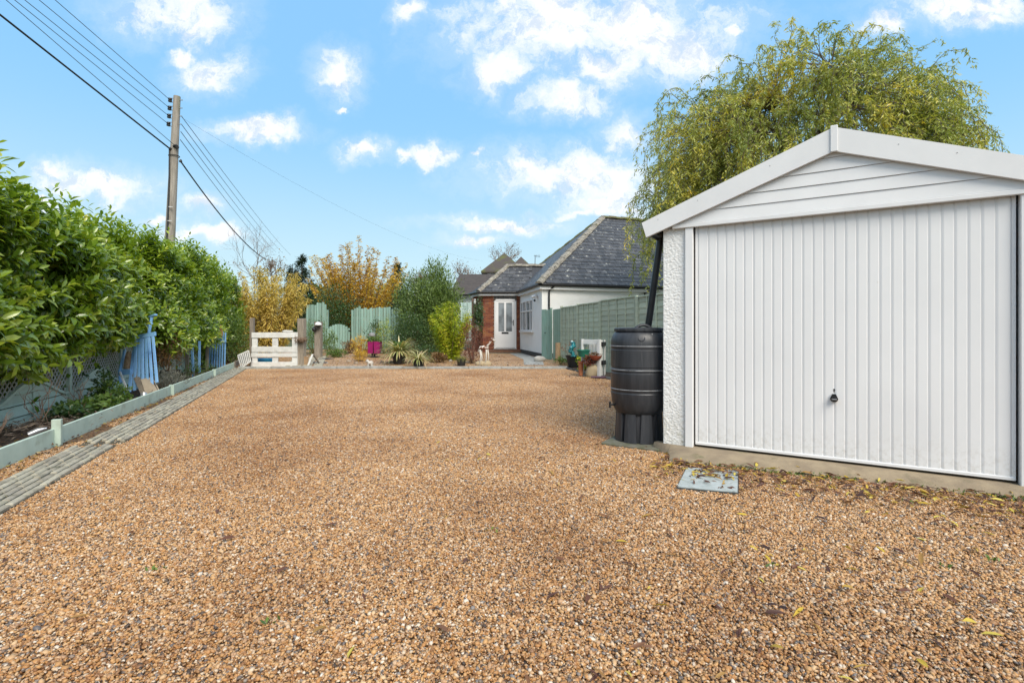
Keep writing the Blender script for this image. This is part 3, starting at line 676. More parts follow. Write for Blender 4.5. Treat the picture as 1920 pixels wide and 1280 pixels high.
# leaf litter over the bed and in the gap beside the pavers
def litter(name, pts, mat_, label, L=(0.03, 0.08), cat='leaves'):
    n = len(pts); a = rng.uniform(0, 6.283, n); D = np.column_stack([np.cos(a), np.sin(a), rng.normal(0, .22, n)]); N = np.column_stack([rng.normal(0, .35, n), rng.normal(0, .35, n), np.ones(n)])
    l = rng.uniform(*L, n); o = leaves(name, pts, D, N, l, l * rng.uniform(.25, .5, n), mat_, None, 'broad'); return tag(o, label, cat, kind='stuff')
M_dead = leafmat('dead_leaves', [(0.0, (0.045, 0.022, 0.014)), (0.35, (0.10, 0.045, 0.022)), (0.6, (0.17, 0.085, 0.035)), (0.78, (0.25, 0.14, 0.05)), (0.92, (0.38, 0.27, 0.04))], 0.6, 0.15)
pts = []
for _ in range(2600):
    y = rng.uniform(2.5, 14.3); x = edge_x(y) - rng.uniform(0, 0.9); pts.append((x, y, max(0.012, bed_z(x, y)) + rng.uniform(.0, .025)))
for _ in range(900):
    y = rng.uniform(2.5, 14.0); x = edge_x(y) + 0.02 + abs(rng.normal(0, .12)); pts.append((x, y, 0.018 + rng.uniform(0, .012)))
litter('bed_leaf_litter', pts, M_dead, 'brown leaf litter on the soil along the left edging', (0.025, 0.06))

# low fence: solid wavy lower panels with trellis above
FD = EDGE_D; FN = Vector((EDGE_D.y, -EDGE_D.x, 0))           # FN faces the drive
fpost = [1.76, 3.48, 5.20, 6.92, 8.64, 10.55, 12.3, 14.0]
lowfence = thing('trellis_fence', 'low pale green fence with wavy top boards and diamond trellis under the laurel', 'fence', (fence_x(6.9), 6.9, 0))
def fp(y, z, off=0.0): return Vector((fence_x(y), y, z)) + FN * off
for y in fpost:
    MB().box((fence_x(y), y, 0.47), (0.07, 0.07, 0.94), frame(FD), 0.005).build('post', M_sagepale, lowfence, world=True)
for i in range(1, len(fpost) - 1):
    y0, y1 = fpost[i] + 0.035, fpost[i + 1] - 0.035; n = 24
    top = lambda t: 0.25 + 0.24 * (0.5 - 0.5 * math.cos(2 * math.pi * t)) ** 0.9
    zs = [0.0, 0.13, 0.26, 0.38]
    for k, z0 in enumerate(zs):
        z1 = z0 + (0.119 if k < 3 else 0.14); cols = []
        for j in range(n + 1):
            t = j / n; h = min(z1, top(t)); 
            if h > z0 + 0.012: cols.append((t, h))
        if len(cols) < 2: continue
        poly = [fp(y0 + (y1 - y0) * cols[0][0], z0 + .004, 0.024), fp(y0 + (y1 - y0) * cols[-1][0], z0 + .004, 0.024)] + [fp(y0 + (y1 - y0) * t, h, 0.004) for t, h in cols[::-1]]
        MB().prism(poly, FN * -0.014).build('panel_board', M_sagepale, lowfence, world=True)
    vs = []; fs = []
    for j in range(n + 1):
        t = j / n; y = y0 + (y1 - y0) * t; h = top(t); vs += [fp(y, h - .004, .03), fp(y, h + .032, .03), fp(y, h + .032, -.02), fp(y, h - .004, -.02)]
    for j in range(n):
        for q in range(4): fs.append((4 * j + q, 4 * j + (q + 1) % 4, 4 * j + 4 + (q + 1) % 4, 4 * j + 4 + q))
    MB().add(vs, fs).build('wave_rail', M_sagepale, lowfence, world=True)
    for q in (0.5,):
        y = y0 + (y1 - y0) * q; MB().bar(fp(y, 0.0, .018), fp(y, top(q), .018), 0.02, 0.010, up=FN).build('batten', M_sagepale, lowfence, world=True)
    lat = MB(); Wd = (y1 - y0) * 1.065; H1 = 0.92
    for sg, off in ((1, .0), (-1, -.009)):
        for k in range(-14, 34):
            c = k * 0.088; pts_ = []
            for j in range(41):                                # walk the lath, keep it above the wave
                z = 0.2 + (H1 - 0.2) * j / 40; u_ = (c + (z - 0.2) * sg) / Wd if sg > 0 else (c - (z - 0.2)) / Wd
                if 0 <= u_ <= 1 and z >= top(u_): pts_.append((u_, z))
            if len(pts_) > 2:
                (ua, za), (ub, zb) = pts_[0], pts_[-1]; lat.bar(fp(y0 + (y1 - y0) * ua, za, off), fp(y0 + (y1 - y0) * ub, zb, off), 0.017, 0.008, up=FN)
    lat.bar(fp(y0, H1), fp(y1, H1), 0.03, 0.03)
    if lat.v: tag(lat.build('trellis', mat('trellis_wood', (0.48, 0.50, 0.45), (0.36, 0.37, 0.32), 9, 0.85, vary=0.05), lowfence, world=True), kind='stuff')

# ---------------------------------------------------------------- laurel hedge
M_laurel = leafmat('laurel_leaf', [(0.0, (0.070, 0.140, 0.018)), (0.3, (0.155, 0.255, 0.026)), (0.58, (0.275, 0.380, 0.034)), (0.82, (0.43, 0.50, 0.050)), (0.97, (0.58, 0.56, 0.06)), (1.0, (0.46, 0.30, 0.06))], 0.24, 0.34, 0.95)
def laurel(cx, cy, half, label, seed, nsh, dense=1.0, lift=0.0, leafk=1.0):
    """shoots with spiralling glossy leaves over a lumpy upright envelope; half = (along the row, across, height)"""
    r = np.random.default_rng(seed)
    root = thing('laurel_shrub', label, 'shrub', (cx, cy, 0), group='laurels of the left hedge')
    al = np.array(EDGE_D); ac = np.array(FN); z0, z1 = 0.86 + lift, half[2]
    Pn, Dn, Nn, Ln, Rn = [], [], [], [], []
    stems = MB()
    for k in range(9):
        t = r.uniform(-.8, .8); b0 = np.array([cx, cy, 0]) + al * t * half[0] * .5 + ac * r.uniform(-.3, .1); tip = np.array([cx, cy, 0]) + al * t * half[0] + ac * r.uniform(-.5, .5) * half[1] + np.array([0, 0, r.uniform(1.6, z1 - .3)])
        mid = (b0 + tip) / 2 + r.normal(0, .12, 3); stems.tube([b0, mid, tip], [.035, .022, .008], 6)
    stems.build('stem', M_bark, root, world=True, smooth='all')
    n = int(nsh * dense); ph = r.uniform(0, 6.28, 8)
    for i in range(n):
        # direction on a rounded box
        q = r.normal(size=3); q /= np.linalg.norm(q)
        if r.random() < 0.62: q[1] = abs(q[1])                  # more on the drive side
        pw_ = 0.62; e = np.sign(q) * np.abs(q) ** pw_; e /= max(np.abs(e).max(), 1e-6) ** 0.55
        lump = 1 + 0.07 * math.sin(3.1 * q[0] + ph[0] + 4 * q[2]) + 0.06 * math.sin(5.2 * q[2] + ph[1] + 3 * q[0]) + 0.05 * math.sin(7 * q[0] - 5 * q[1] + ph[2])
        deep = 1.0 if r.random() < 0.68 else r.uniform(0.55, 0.95)
        hz = (z1 - z0) / 2; w = e * lump * deep
        base = np.array([cx, cy, z0 + hz]) + al * w[0] * half[0] + ac * w[1] * half[1] * (1 - 0.10 * w[2]) + np.array([0, 0, w[2] * hz])
        if base[2] < z0 - .08 + 0.12 * math.sin(4 * w[0] + ph[3]): continue
        nout = al * q[0] * .6 + ac * q[1] + np.array([0, 0, q[2]])
        up = 0.75 if w[2] > 0.5 else 0.42
        d = nout + np.array([0, 0, up]) + r.normal(0, .32, 3); d /= np.linalg.norm(d)
        sl = r.uniform(.16, .34) * (1.0 if w[2] < .8 or r.random() < .55 else r.uniform(1.3, 2.1))
        if w[2] > .8 and sl > .4: d = d * .4 + np.array([0, 0, 1.0]); d /= np.linalg.norm(d)
        m = int(r.integers(8, 12)); a0 = r.uniform(0, 6.28); ref = np.cross(d, [0.31, 0.2, 0.93]); ref /= np.linalg.norm(ref); re2 = np.cross(d, ref)
        age = r.beta(2, 2.6)
        for j in range(m):
            t = (j + .6) / m; an = a0 + j * 2.4; rad = ref * math.cos(an) + re2 * math.sin(an)
            ld = d * (.28 + .55 * t) + rad * (1.05 - .35 * t) + np.array([0, 0, -.10]) + r.normal(0, .12, 3)
            Pn.append(base + d * sl * t); Dn.append(ld); Nn.append(d * .8 + np.array([0, 0, .6]) - rad * .15 + r.normal(0, .2, 3))
            Ln.append(r.uniform(.11, .165) * (1.0 if t < .85 else .72) * leafk); Rn.append(np.clip(age * .55 + .34 * t * t + r.normal(.04, .10), 0, 0.965 if r.random() > .004 else 1.0))
    for i in range(int(nsh * .45)):                            # shaded foliage low down behind the trellis
        base = np.array([cx, cy, 0]) + al * r.uniform(-1, 1) * half[0] + ac * r.uniform(-.7, .60) + np.array([0, 0, r.uniform(.08, 1.05)]); d = r.normal(0, 1, 3) + np.array([0, 0, .5]); d /= np.linalg.norm(d)
        for j in range(6):
            Pn.append(base + d * .05 * j); Dn.append(r.normal(0, 1, 3) + np.array([0, 0, -.2])); Nn.append(r.normal(0, .6, 3) + np.array([0, 0, .8])); Ln.append(r.uniform(.10, .16)); Rn.append(np.clip(r.beta(2, 4), 0, .95))
    Ln = np.array(Ln)
    leaves('crown', Pn, Dn, Nn, Ln, Ln * r.uniform(.33, .41, len(Ln)), M_laurel, root, 'broad', np.array(Rn))
def hedge_c(y, off): return edge_x(y) - off
SH = [(3.35, 1.25, 2.22, 'big near laurel shrub filling the left edge of the picture', 1500), (5.55, 1.35, 2.45, 'glossy laurel shrub overhanging the wavy part of the trellis fence', 1700),
      (7.5, 0.95, 2.42, 'laurel shrub whose branches hang over the leaning blue slats', 1150), (10.3, 1.25, 2.55, 'laurel shrub above the potted brown conifer', 1400),
      (13.1, 1.45, 2.8, 'laurel shrub in front of the utility pole', 1250), (15.9, 1.4, 2.75, 'farthest dark laurel shrub beside the yellow bamboo', 1000)]
for k, (y, ha, hz, lab, nsh) in enumerate(SH):
    off = 1.68 if y < 9 else 1.55; laurel(hedge_c(y, off), y, (ha, 0.98, hz + .05), lab, 100 + k, int(nsh * 1.25), lift=(-.02, -.02, .14, .0, .0, .0)[k], leafk=(1.04, 1.04, 1.02, 1.0, 1.0, 1.0)[k])

# ---------------------------------------------------------------- utility pole and lines
M_pole = mat('pole_wood', (0.36, 0.325, 0.28), (0.22, 0.195, 0.165), 7, 0.9, 0.004, 30, stretch=(5, 5, 0.35), stain=(0.15, 0.17, 0.05), stain_scale=1.1, stain_lo=0.52, stain_hi=0.72)
M_wire = mat('dark_cable', (0.022, 0.022, 0.024), rough=0.6)
M_wire2 = mat('grey_wire', (0.09, 0.10, 0.11), rough=0.5)
PY = 14.6; pb = Vector(((317 - HX) / F * PY, PY, 0)); pt = P(332, 181, PY)
pb = pt + (P(318.5, 452, PY) - pt) * (pt.z / (pt.z - P(318.5, 452, PY).z)); pb.z = 0
pole = thing('utility_pole', 'weathered wooden utility pole with four insulators behind the hedge', 'utility pole', pb)
MB().tube([pb, pb.lerp(pt, .5), pt], [0.165, 0.128, 0.088], 20).build('shaft', M_pole, pole, world=True, smooth=True)
ax = lambda t: pt.lerp(pb, t)
def at_pix(px, py, dy=0.0): return P(px, py, PY + dy)
insL = [(319, 188), (318, 203), (317, 218), (316, 233)]
for (px, py) in insL:
    c = at_pix(px, py, -0.05); axp = at_pix(332 - (py - 181) * 0.05, py)
    mb = MB(); mb.lathe([(0.018, -.055), (0.05, -.05), (0.052, -.015), (0.03, 0), (0.052, .015), (0.05, .05), (0.018, .055)], 14, c=c)
    mb.build('insulator', M_black, pole, world=True, smooth=True)
    mb = MB(); mb.tube([c + Vector((0, 0, .06)), c + Vector((.13, 0.02, .055)), axp], .010, 6); mb.tube([c + Vector((0, 0, -.06)), c + Vector((.13, 0.02, -.055)), axp], .010, 6)
    mb.tube([axp, axp + Vector((.17, 0, 0))], .012, 6); mb.build('bracket', mat('galv_dark', (0.28, 0.28, 0.28), rough=0.5), pole, world=True)
mb = MB(); mb.tube([P(318, 278, PY - .1), P(317.5, 330, PY - .13), P(315, 400, PY - .15), P(312.5, 450, PY - .16)], .022, 8); mb.build('riser_cable', M_wire, pole, world=True, smooth=True)
for (px, py) in ((317, 388), (315, 414)): MB().box(P(px + 3, py, PY - .17), (.10, .03, .015)).build('cable_clip', M_white, pole, world=True)
for (px, py, r_) in ((329, 274, .06), (320, 279, .045), (338.5, 302, .045), (333, 277, .045)):
    MB().blob(P(px, py, PY - .1), (r_, r_, r_ * .9), 2, .15, int(px)).build('clamp', M_wire, pole, world=True, smooth=True)
MB().tube([ax(.22) + Vector((.135 * math.cos(a), .135 * math.sin(a), 0)) for a in np.linspace(0, 2 * math.pi, 17)], .012, 6).build('strap', M_wire, pole, world=True)
def wire(name, pts_, r_, label, m=M_wire2, sag=0.0):
    pts_ = [Vector(p) for p in pts_]; out = []
    a, b_ = pts_[0], pts_[-1]; n = 24
    for i in range(n + 1):
        t = i / n; p = a.lerp(b_, t); p.z -= 4 * sag * t * (1 - t); out.append(p)
    o = MB().tube(out, r_, 6).build(name, m, None, smooth='all'); return tag(o, label, 'cable', 'overhead lines at the pole')
def ext(a, b_, k): return a + (b_ - a) * k
top_lab = ['topmost thin wire running from the pole to the upper left', 'second thin wire from the top left of the pole', 'third thin wire from the top left of the pole', 'fourth and lowest insulator wire left of the pole']
for (i0, i1), (tx, ty), lab in zip(insL, ((103, 0), (73, 0), (46, 0), (27, 0)), top_lab):
    a = at_pix(i0, i1, -.05); wire('overhead_wire', [a, ext(a, P(tx, ty, 10.6), 3.6)], .0075, lab)
a = P(329, 274, PY - .1); wire('overhead_wire', [a, ext(a, P(11, 0, 10.6), 3.4)], .0075, 'thin wire crossing the other wires from the clamp to the upper left')
a = P(316, 277, PY - .1); wire('overhead_cable', [a, ext(a, P(0, 28, 10.2), 3.0)], .021, 'thick black cable running from the pole to the left edge', M_wire)
for k, ((x0, y0), (x1, y1), lab) in enumerate((((341, 219), (545, 478), 'upper wire running right from the pole to the trees'), ((340, 233), (530, 474), 'second wire running right from the pole to the trees'),
                              ((339, 247), (517, 472), 'third wire running right from the pole to the trees'), ((338, 262), (505, 470), 'lowest wire running right from the pole to the trees'))):
    wire('overhead_wire', [P(x0, y0, PY), P(x1, y1, 62)], .010, lab, sag=.25)
wire('overhead_cable', [P(339, 303, PY - .05), P(498, 486, 30)], .022, 'thick black cable sloping down right from the pole', M_wire, sag=0.35)
wire('overhead_wire', [P(341, 221, PY), P(905, 489, 40)], .0024, 'faint long wire from the pole to the bungalow beyond', sag=0.75)
# ---------------------------------------------------------------- right-hand green fence
def rf_x(y): return 3.02 - 0.2219 * (y - 10.25)
RD = Vector((-0.2219, 1, 0)).normalized(); RN = Vector((-RD.y, RD.x, 0))     # RN faces the drive
rp = [7.75, 9.55, 11.28, 13.35, 15.02, 16.55]; rt = [1.80, 1.82, 1.84, 1.81, 1.79]
gfence = thing('lap_panel_fence', 'sage green lap panel fence between the bungalow and the garage', 'fence', (rf_x(13), 13, 0))
def rfp(y, z, off=0.0): return Vector((rf_x(y), y, z)) + RN * off
for i, y in enumerate(rp):
    MB().box(rfp(y, 0.93), (0.075, 0.075, 1.86), frame(RD), 0.006).build('post', M_green, gfence, world=True)
for i in range(5):
    y0, y1, zt = rp[i] + .04, rp[i + 1] - .04, rt[i]; nb = 13; h = (zt - 0.12) / nb
    gb = MB().box((0, 0, -0.06), (0.035, 0.05, 0.12))
    o = MB().bar(rfp(y0, 0.07), rfp(y1, 0.07), 0.03, 0.13).build('gravel_board', M_green, gfence, world=True)
    for k in range(nb):
        z = 0.14 + h * k; a = [rfp(y0, z, .016), rfp(y1, z + random.uniform(-.006, .006), .016), rfp(y1, z + h * 1.12, .002), rfp(y0, z + h * 1.12, .002)]
        MB().prism(a, RN * -0.009).build('lap_board', M_green, gfence, world=True)
    for k in range(5):
        y = y0 + (y1 - y0) * (0.02 + 0.96 * k / 4); MB().bar(rfp(y, 0.13, .024), rfp(y, zt, .024), 0.036, 0.016, up=RN).build('batten', M_green, gfence, world=True)
    MB().bar(rfp(y0, zt + .008, .008), rfp(y1, zt + .008, .008), 0.055, 0.022).build('capping_rail', M_green, gfence, world=True)
# flat panel of upright boards and teal side gate closing on the bungalow
vpan = thing('board_panel', 'pale green upright board panel at the far end of the green fence', 'fence panel', (1.5, 17.0, 0))
M_greenpale = mat('pale_green_boards', (0.26, 0.36, 0.28), (0.21, 0.31, 0.24), 6, 0.8, 0.001, 40, stretch=(4, 4, .4), vary=0.10)
for k in range(8):
    y = 16.62 + k * 0.112; MB().box(rfp(y, 0.90), (0.108, 0.022, 1.76), frame(RD), 0.004).build('board', M_greenpale, vpan, world=True)
sgate = thing('side_gate', 'narrow teal upright board gate against the white bungalow corner', 'gate', (1.2, 17.75, 0))
ga, gb_ = Vector((1.355, 17.58, 0)), Vector((1.055, 17.98, 0)); gd = (gb_ - ga).normalized()
for k in range(4):
    p = ga.lerp(gb_, (k + .5) / 4); MB().box((p.x, p.y, 0.90 + 0.02 * (k > 1)), (0.118, 0.022, 1.76), frame(gd), 0.004).build('board', M_teal, sgate, world=True)
MB().box((ga.x, ga.y, 0.92), (0.07, 0.07, 1.84), frame(gd), 0.005).build('post', M_teal, sgate, world=True)
MB().box(((ga.lerp(gb_, .55)).x - .03, ga.lerp(gb_, .55).y - .03, 0.98), (0.08, 0.02, 0.02), frame(gd)).build('latch', M_black, sgate, world=True)
# planted strip in front of the fence, kept by dark slates
V = []; Fc = []
for j in range(31):
    y = 9.2 + 8.2 * j / 30
    for i in range(7): x = rf_x(y) - 0.62 + 0.62 * i / 6; V.append((x, y, 0.022 + random.uniform(0, .02)))
for j in range(30):
    for i in range(6): a = j * 7 + i; Fc.append((a, a + 1, a + 8, a + 7))
me = bpy.data.meshes.new('fence_bed'); me.from_pydata(V, [], Fc); me.update(); tag(obj('fence_bed', me, M_soil), kind='structure')
sle = tag(thing('slate_edging', 'row of dark slates edging the planted strip below the green fence', 'edging', (rf_x(12) - .62, 12, 0)))
for k in range(22):
    y = 9.3 + k * 0.30; MB().box((rf_x(y) - 0.62 + random.uniform(-.025, .025), y, 0.025), (0.31, 0.13, 0.03), frame(RD) @ Euler((random.uniform(-.15, .15), random.uniform(-.04, .04), random.uniform(-.12, .12))).to_matrix(), 0.006).build('slate', M_slate, sle, world=True)

# ---------------------------------------------------------------- bungalow
M_render = mat('white_render', (0.82, 0.82, 0.81), (0.77, 0.77, 0.76), 2.0, 0.85, 0.0012, 90, stain=(0.70, 0.69, 0.65), stain_scale=1.6, stain_lo=0.6, stain_hi=0.85)
M_brick = mat('red_brick', (0.27, 0.092, 0.046), (0.18, 0.062, 0.034), 9, 0.9, 0.002, 70, stain=(0.20, 0.10, 0.07), stain_scale=4, vary=0.32)
M_gbrick = mat('grey_brick', (0.15, 0.15, 0.15), (0.10, 0.10, 0.10), 9, 0.9, 0.001, 70, vary=0.2)
M_mortar = mat('mortar', (0.34, 0.29, 0.24), (0.26, 0.22, 0.18), 12, 0.95)
M_plinth = mat('dark_plinth', (0.050, 0.050, 0.052), (0.035, 0.034, 0.034), 14, 0.85, 0.002, 60)
M_ridge = mat('lichen_tile', (0.34, 0.31, 0.26), (0.16, 0.15, 0.13), 10, 0.95, 0.004, 50, stain=(0.13, 0.13, 0.045), stain_scale=3, vary=0.15)
M_mossridge = mat('mossy_ridge', (0.10, 0.115, 0.03), (0.15, 0.13, 0.08), 7, 0.95, 0.006, 40, vary=0.15)
def glassmat(name, tint, rough=0.04):
    m = bpy.data.materials.new(name); m.use_nodes = True; b = NB(m.node_tree); bs = m.node_tree.nodes['Principled BSDF']
    c = b.mix(b.sstep(b.noise(b.n('ShaderNodeNewGeometry').outputs['Position'], 2.2, 3), 0.4, 0.65), tint, tuple(a * 0.45 for a in tint)); b.l(c, bs.inputs['Base Color'])
    bs.inputs['Roughness'].default_value = rough; bs.inputs['Specular IOR Level'].default_value = 0.8; return m
M_glass = glassmat('window_glass', (0.13, 0.14, 0.15)); M_glassd = glassmat('door_glass', (0.22, 0.25, 0.27), 0.15)
BE, BW = Vector((0.943, 0.333, 0)), Vector((-0.18, 0.984, 0)); nE, nW = Vector((-0.333, 0.943, 0)), Vector((0.984, 0.18, 0))
BN = Vector((1.08, 18.3, 0)); EZ = 2.74; BR = Vector((4.26, 23.8, 6.33))
bung = thing('bungalow', 'white rendered bungalow with hipped slate roof and red brick porch', 'bungalow', (1.08, 18.3, 0))
def bungalow():
    fw = 9.6
    foot = [BN, BN + BE * fw, BN + BE * fw + BW * 9.5, BN + BW * 9.5]
    wall = MB().prism([Vector((p.x, p.y, -0.05)) for p in foot], (0, 0, 2.62)).build('wall', M_render, bung, world=True)
    pl = MB(); pl.bar(BN - nW * .006 + Vector((0, 0, .14)), BN + BW * 3.86 - nW * .006 + Vector((0, 0, .14)), 0.03, 0.17); pl.bar(BN - nE * .006 + Vector((0, 0, .14)), BN + BE * fw - nE * .006 + Vector((0, 0, .14)), .03, .17); pl.build('plinth', M_plinth, bung, world=True)
    # fascia and gutters
    up = Vector((0, 0, 1))
    for nm, zz, w, h, m, o in (('fascia', 2.63, .03, .17, M_white, .11), ('soffit', 2.545, .16, .014, M_white, .055)):
        MB().bar(BN - nW * o - nE * o + up * zz, BN + BW * 4.0 - nW * o + up * zz, w, h).build(nm, m, bung, world=True)
        MB().bar(BN - nE * o - nW * (o + .016) + up * (zz + .001), BN + BE * fw - nE * o + up * (zz + .001), w, h).build(nm, m, bung, world=True)
    MB().tube([BN - nW * .17 - nE * .14 + up * 2.70, BN + BW * 3.95 - nW * .17 + up * 2.70], .055, 10).build('gutter', M_black, bung, world=True, smooth=True)
    MB().tube([BN - nE * .17 - nW * .14 + up * 2.70, BN + BE * fw - nE * .17 + up * 2.70], .055, 10).build('gutter', M_black, bung, world=True, smooth=True)
    c = BN + BE * .42 - nE * .17
    MB().tube([c + up * 2.66, c + up * 2.55 + nE * .1 - BE * .12, c + nE * .12 - BE * .16 + up * 2.45, c + nE * .12 - BE * .16 + up * .1], .034, 10).build('downpipe', M_black, bung, world=True, smooth=True)
    c = BN + BE * 4.6 - nE * .17
    MB().tube([c + up * 2.66, c + up * 2.5 + nE * .1 - BE * .3, c + nE * .12 - BE * .35 + up * .1], .034, 10).build('downpipe', M_black, bung, world=True, smooth=True)
    # window in the left wall
    t0, t1, z0, z1 = 1.43, 3.69, 1.05, 2.24; wl = BW; q = lambda t, z, o=0: BN + BW * t - nW * o + up * z
    win = MB()
    cols = [t0, t0 + .40, t0 + 1.13, t0 + 1.86, t1]
    for t in cols: win.bar(q(t, z0, .02), q(t, z1, .02), .075 if t not in (t0, t1) else .06, .06, up=nW)
    for z, w in ((z0, .06), (z1, .06), (1.83, .055)): win.bar(q(t0, z, .022), q(t1, z, .022), .06, w)
    w_ = win.build('window', M_white, bung, world=True)
    for i in range(4):
        for (za, zb) in ((z0, 1.83), (1.83, z1)):
            MB().bar(q(cols[i] + .03, (za + zb) / 2, .006), q(cols[i + 1] - .03, (za + zb) / 2, .006), .012, zb - za - .06).build('pane', M_glass, w_, world=True)
    MB().bar(q(t0 - .06, z0 - .055, .05), q(t1 + .04, z0 - .055, .05), .12, .05, bev=.006).build('sill', M_white, w_, world=True)
    # security lamp near the corner
    L_ = q(0.62, 2.33, .10); lm = MB(); lm.blob(L_, (.10, .10, .075), 2, .04, 1); lm.blob(L_ + Vector((-.1, -.06, -.03)), (.055, .055, .055), 2, .03, 2); lm.bar(L_, L_ + nW * .11, .05, .05)
    lm.build('security_lamp', M_white, bung, world=True, smooth=True)
    MB().blob(L_ + Vector((-.03, -.05, -.16)), (.045, .04, .05), 2, .05, 3).build('lamp_sensor', M_black, bung, world=True, smooth=True)
    # porch
    A, B, C = Vector((0.39, 22.3, 0)), Vector((-1.27, 22.3, 0)), Vector((-1.80, 23.55, 0))
    porch = MB(); fz0, fz1 = 0.02, 2.58
    pw = porch.prism([Vector((p.x, p.y, fz0)) for p in (Vector((A.x, A.y + .012, 0)), Vector((B.x + .006, B.y + .012, 0)), Vector((C.x + .012, C.y, 0)), Vector((-1.79, 26, 0)), Vector((1.2, 26, 0)))], (0, 0, fz1 - fz0)).build('porch_wall', M_mortar, bung, world=True)
    bme = MB().box((0, 0, 0), (0.215, 0.03, 0.065), bev=0.004).mesh('brick'); bme.materials.append(M_brick)
    bhalf = MB().box((0, 0, 0), (0.1025, 0.03, 0.065), bev=0.004).mesh('half_brick'); bhalf.materials.append(M_brick)
    base = rootmat(bung).inverted()
    def course(p0, p1, ztop):
        d = (p1 - p0); Ln = d.length; d.normalize(); a = math.atan2(d.y, d.x); k = 0; z = fz0 + .075 / 2
        while z < ztop:
            t = 0.0 if k % 2 == 0 else -0.1125
            while t < Ln - .03:
                lo, hi = max(t, 0.0), min(t + .215, Ln)
                if hi - lo > .05:
                    me = bme if hi - lo > .17 else bhalf; o = obj('brick', me, None, pw); p = p0 + d * (lo + hi) / 2; o.location = base @ Vector((p.x, p.y, z)); o.rotation_euler = (0, 0, a)
                    o.scale = ((hi - lo) / (.215 if me is bme else .1025), 1, 1)
                t += .225
            z += .075; k += 1
    course(B, Vector((-0.785, 22.3, 0)), 2.54); course(Vector((0.205, 22.3, 0)), A, 2.54); course(C, B, 2.54)
    for k in range(13):                                     # soldier course over the door
        x = -0.745 + k * .0755; o = MB().box((x, 22.3, 2.475), (.062, .03, .20), bev=.004).build('lintel_brick', M_gbrick, pw, world=True)
    MB().box((-0.29, 22.42, 1.2), (0.99, 0.05, 2.36)).build('reveal', M_mortar, pw, world=True)
    # door
    k = 22.3 / F; X = lambda px: (px - HX) * k; Z = lambda py: CAMZ - (py - HY) * k
    fr = MB(); yd = 22.30
    for xa, xb, za, zb in ((X(927), X(929.6), Z(652), Z(561)), (X(965.4), X(968), Z(652), Z(561)), (X(927), X(968), Z(564), Z(561))): fr.box(((xa + xb) / 2, yd - .035, (za + zb) / 2), (abs(xb - xa), .07, abs(zb - za)), bev=.005)
    d_ = fr.build('door', M_white, bung, world=True)
    leaf = MB(); yl = yd - .03
    xs_ = [X(929.8), X(934.6), X(945.3), X(949), X(960), X(965.2)]; zt_, zb_ = Z(567.8), Z(621.2)
    for a, b_ in ((0, 1), (2, 3), (4, 5)): leaf.box(((xs_[a] + xs_[b_]) / 2, yl, (Z(564) + Z(651)) / 2), (xs_[b_] - xs_[a], .045, Z(564) - Z(651)))
    for a, b_ in ((1, 2), (3, 4)):
        leaf.box(((xs_[a] + xs_[b_]) / 2, yl, (zt_ + Z(564)) / 2), (xs_[b_] - xs_[a], .044, Z(564) - zt_)); leaf.box(((xs_[a] + xs_[b_]) / 2, yl, (zb_ + Z(651)) / 2), (xs_[b_] - xs_[a], .044, zb_ - Z(651)))
    leaf.box(((X(932) + X(963)) / 2, yl - .024, (Z(629) + Z(648)) / 2), (X(963) - X(932), .008, Z(629) - Z(648)), bev=.003)
    leaf.build('door_leaf', M_white, d_, world=True)
    for a, b_ in ((1, 2), (3, 4)): MB().box(((xs_[a] + xs_[b_]) / 2, yl + .006, (zt_ + zb_) / 2), (xs_[b_] - xs_[a], .012, zt_ - zb_)).build('door_pane', M_glassd, d_, world=True)
    MB().box(((X(940.6) + X(953.7)) / 2, yl - .028, Z(624)), (.30, .012, .075), bev=.003).build('letterbox', M_black, d_, world=True)
    hd = MB(); hd.box((X(962.4), yl - .03, Z(605)), (.035, .012, .25), bev=.004); hd.bar((X(962.4), yl - .06, Z(603)), (X(959.6), yl - .06, Z(603)), .018, .02); hd.box((X(962.4), yl - .045, Z(603)), (.02, .04, .02)); hd.build('handle', M_black, d_, world=True)
    MB().box((X(966.6), yd - .05, Z(587.5)), (.05, .02, .10), bev=.004).build('bell', M_black, bung, world=True)
    MB().box((X(947.5), 22.25, Z(653)), (1.0, .13, .035), bev=.006).build('door_sill', M_white, d_, world=True)
    # steps
    MB().box((X(946), 22.12, .11), (1.45, .34, .16), bev=.008).build('step', mat('brick_step', (0.19, 0.09, 0.055), (0.13, 0.07, 0.045), 12, .9, .002, 60), bung, world=True)
    MB().box((X(942), 21.86, .045), (1.75, .34, .07), bev=.008).build('step', M_slabmoss, bung, world=True)
    # white framed porthole-like side window, seen edge-on
    cc = (B + C) / 2 + Vector((0, 0, 1.55)); cn = Vector((-(B - C).y, (B - C).x, 0)).normalized(); cn = -cn if cn.y > 0 else cn
    rot = frame(cn); rw = MB(); ring = [cc + cn * .03 + (C - B).normalized() * 0.12 * math.cos(a) + up * .40 * math.sin(a) for a in np.linspace(0, 2 * math.pi, 25)]
    rw.tube(ring, .035, 8); o_ = rw.build('side_window', M_white, bung, world=True, smooth='all')
    MB().prism(ring[:-1], -cn * .02).build('pane', M_glass, o_, world=True)
    # ------------- roofs
    prt = {}
    E0 = BN - nE * .2 - nW * .2; ez = EZ
    Rr = BR; W9 = E0 + BW * 9.8; E9 = E0 + BE * fw; Rend = Rr + BE * 5.2
    lift = lambda p, z: Vector((p.x, p.y, z))
    deck = MB()
    quad = [lift(E0, ez), lift(E9, ez), Rend, Rr]; deck.add(quad, [(0, 1, 2, 3)]); deck.add([lift(E0, ez), Rr, lift(W9, ez)], [(0, 1, 2)])
    far = lift(E9 + BW * 9.8, ez); deck.add([lift(W9, ez), Rr, Rend, far], [(0, 1, 2, 3)])
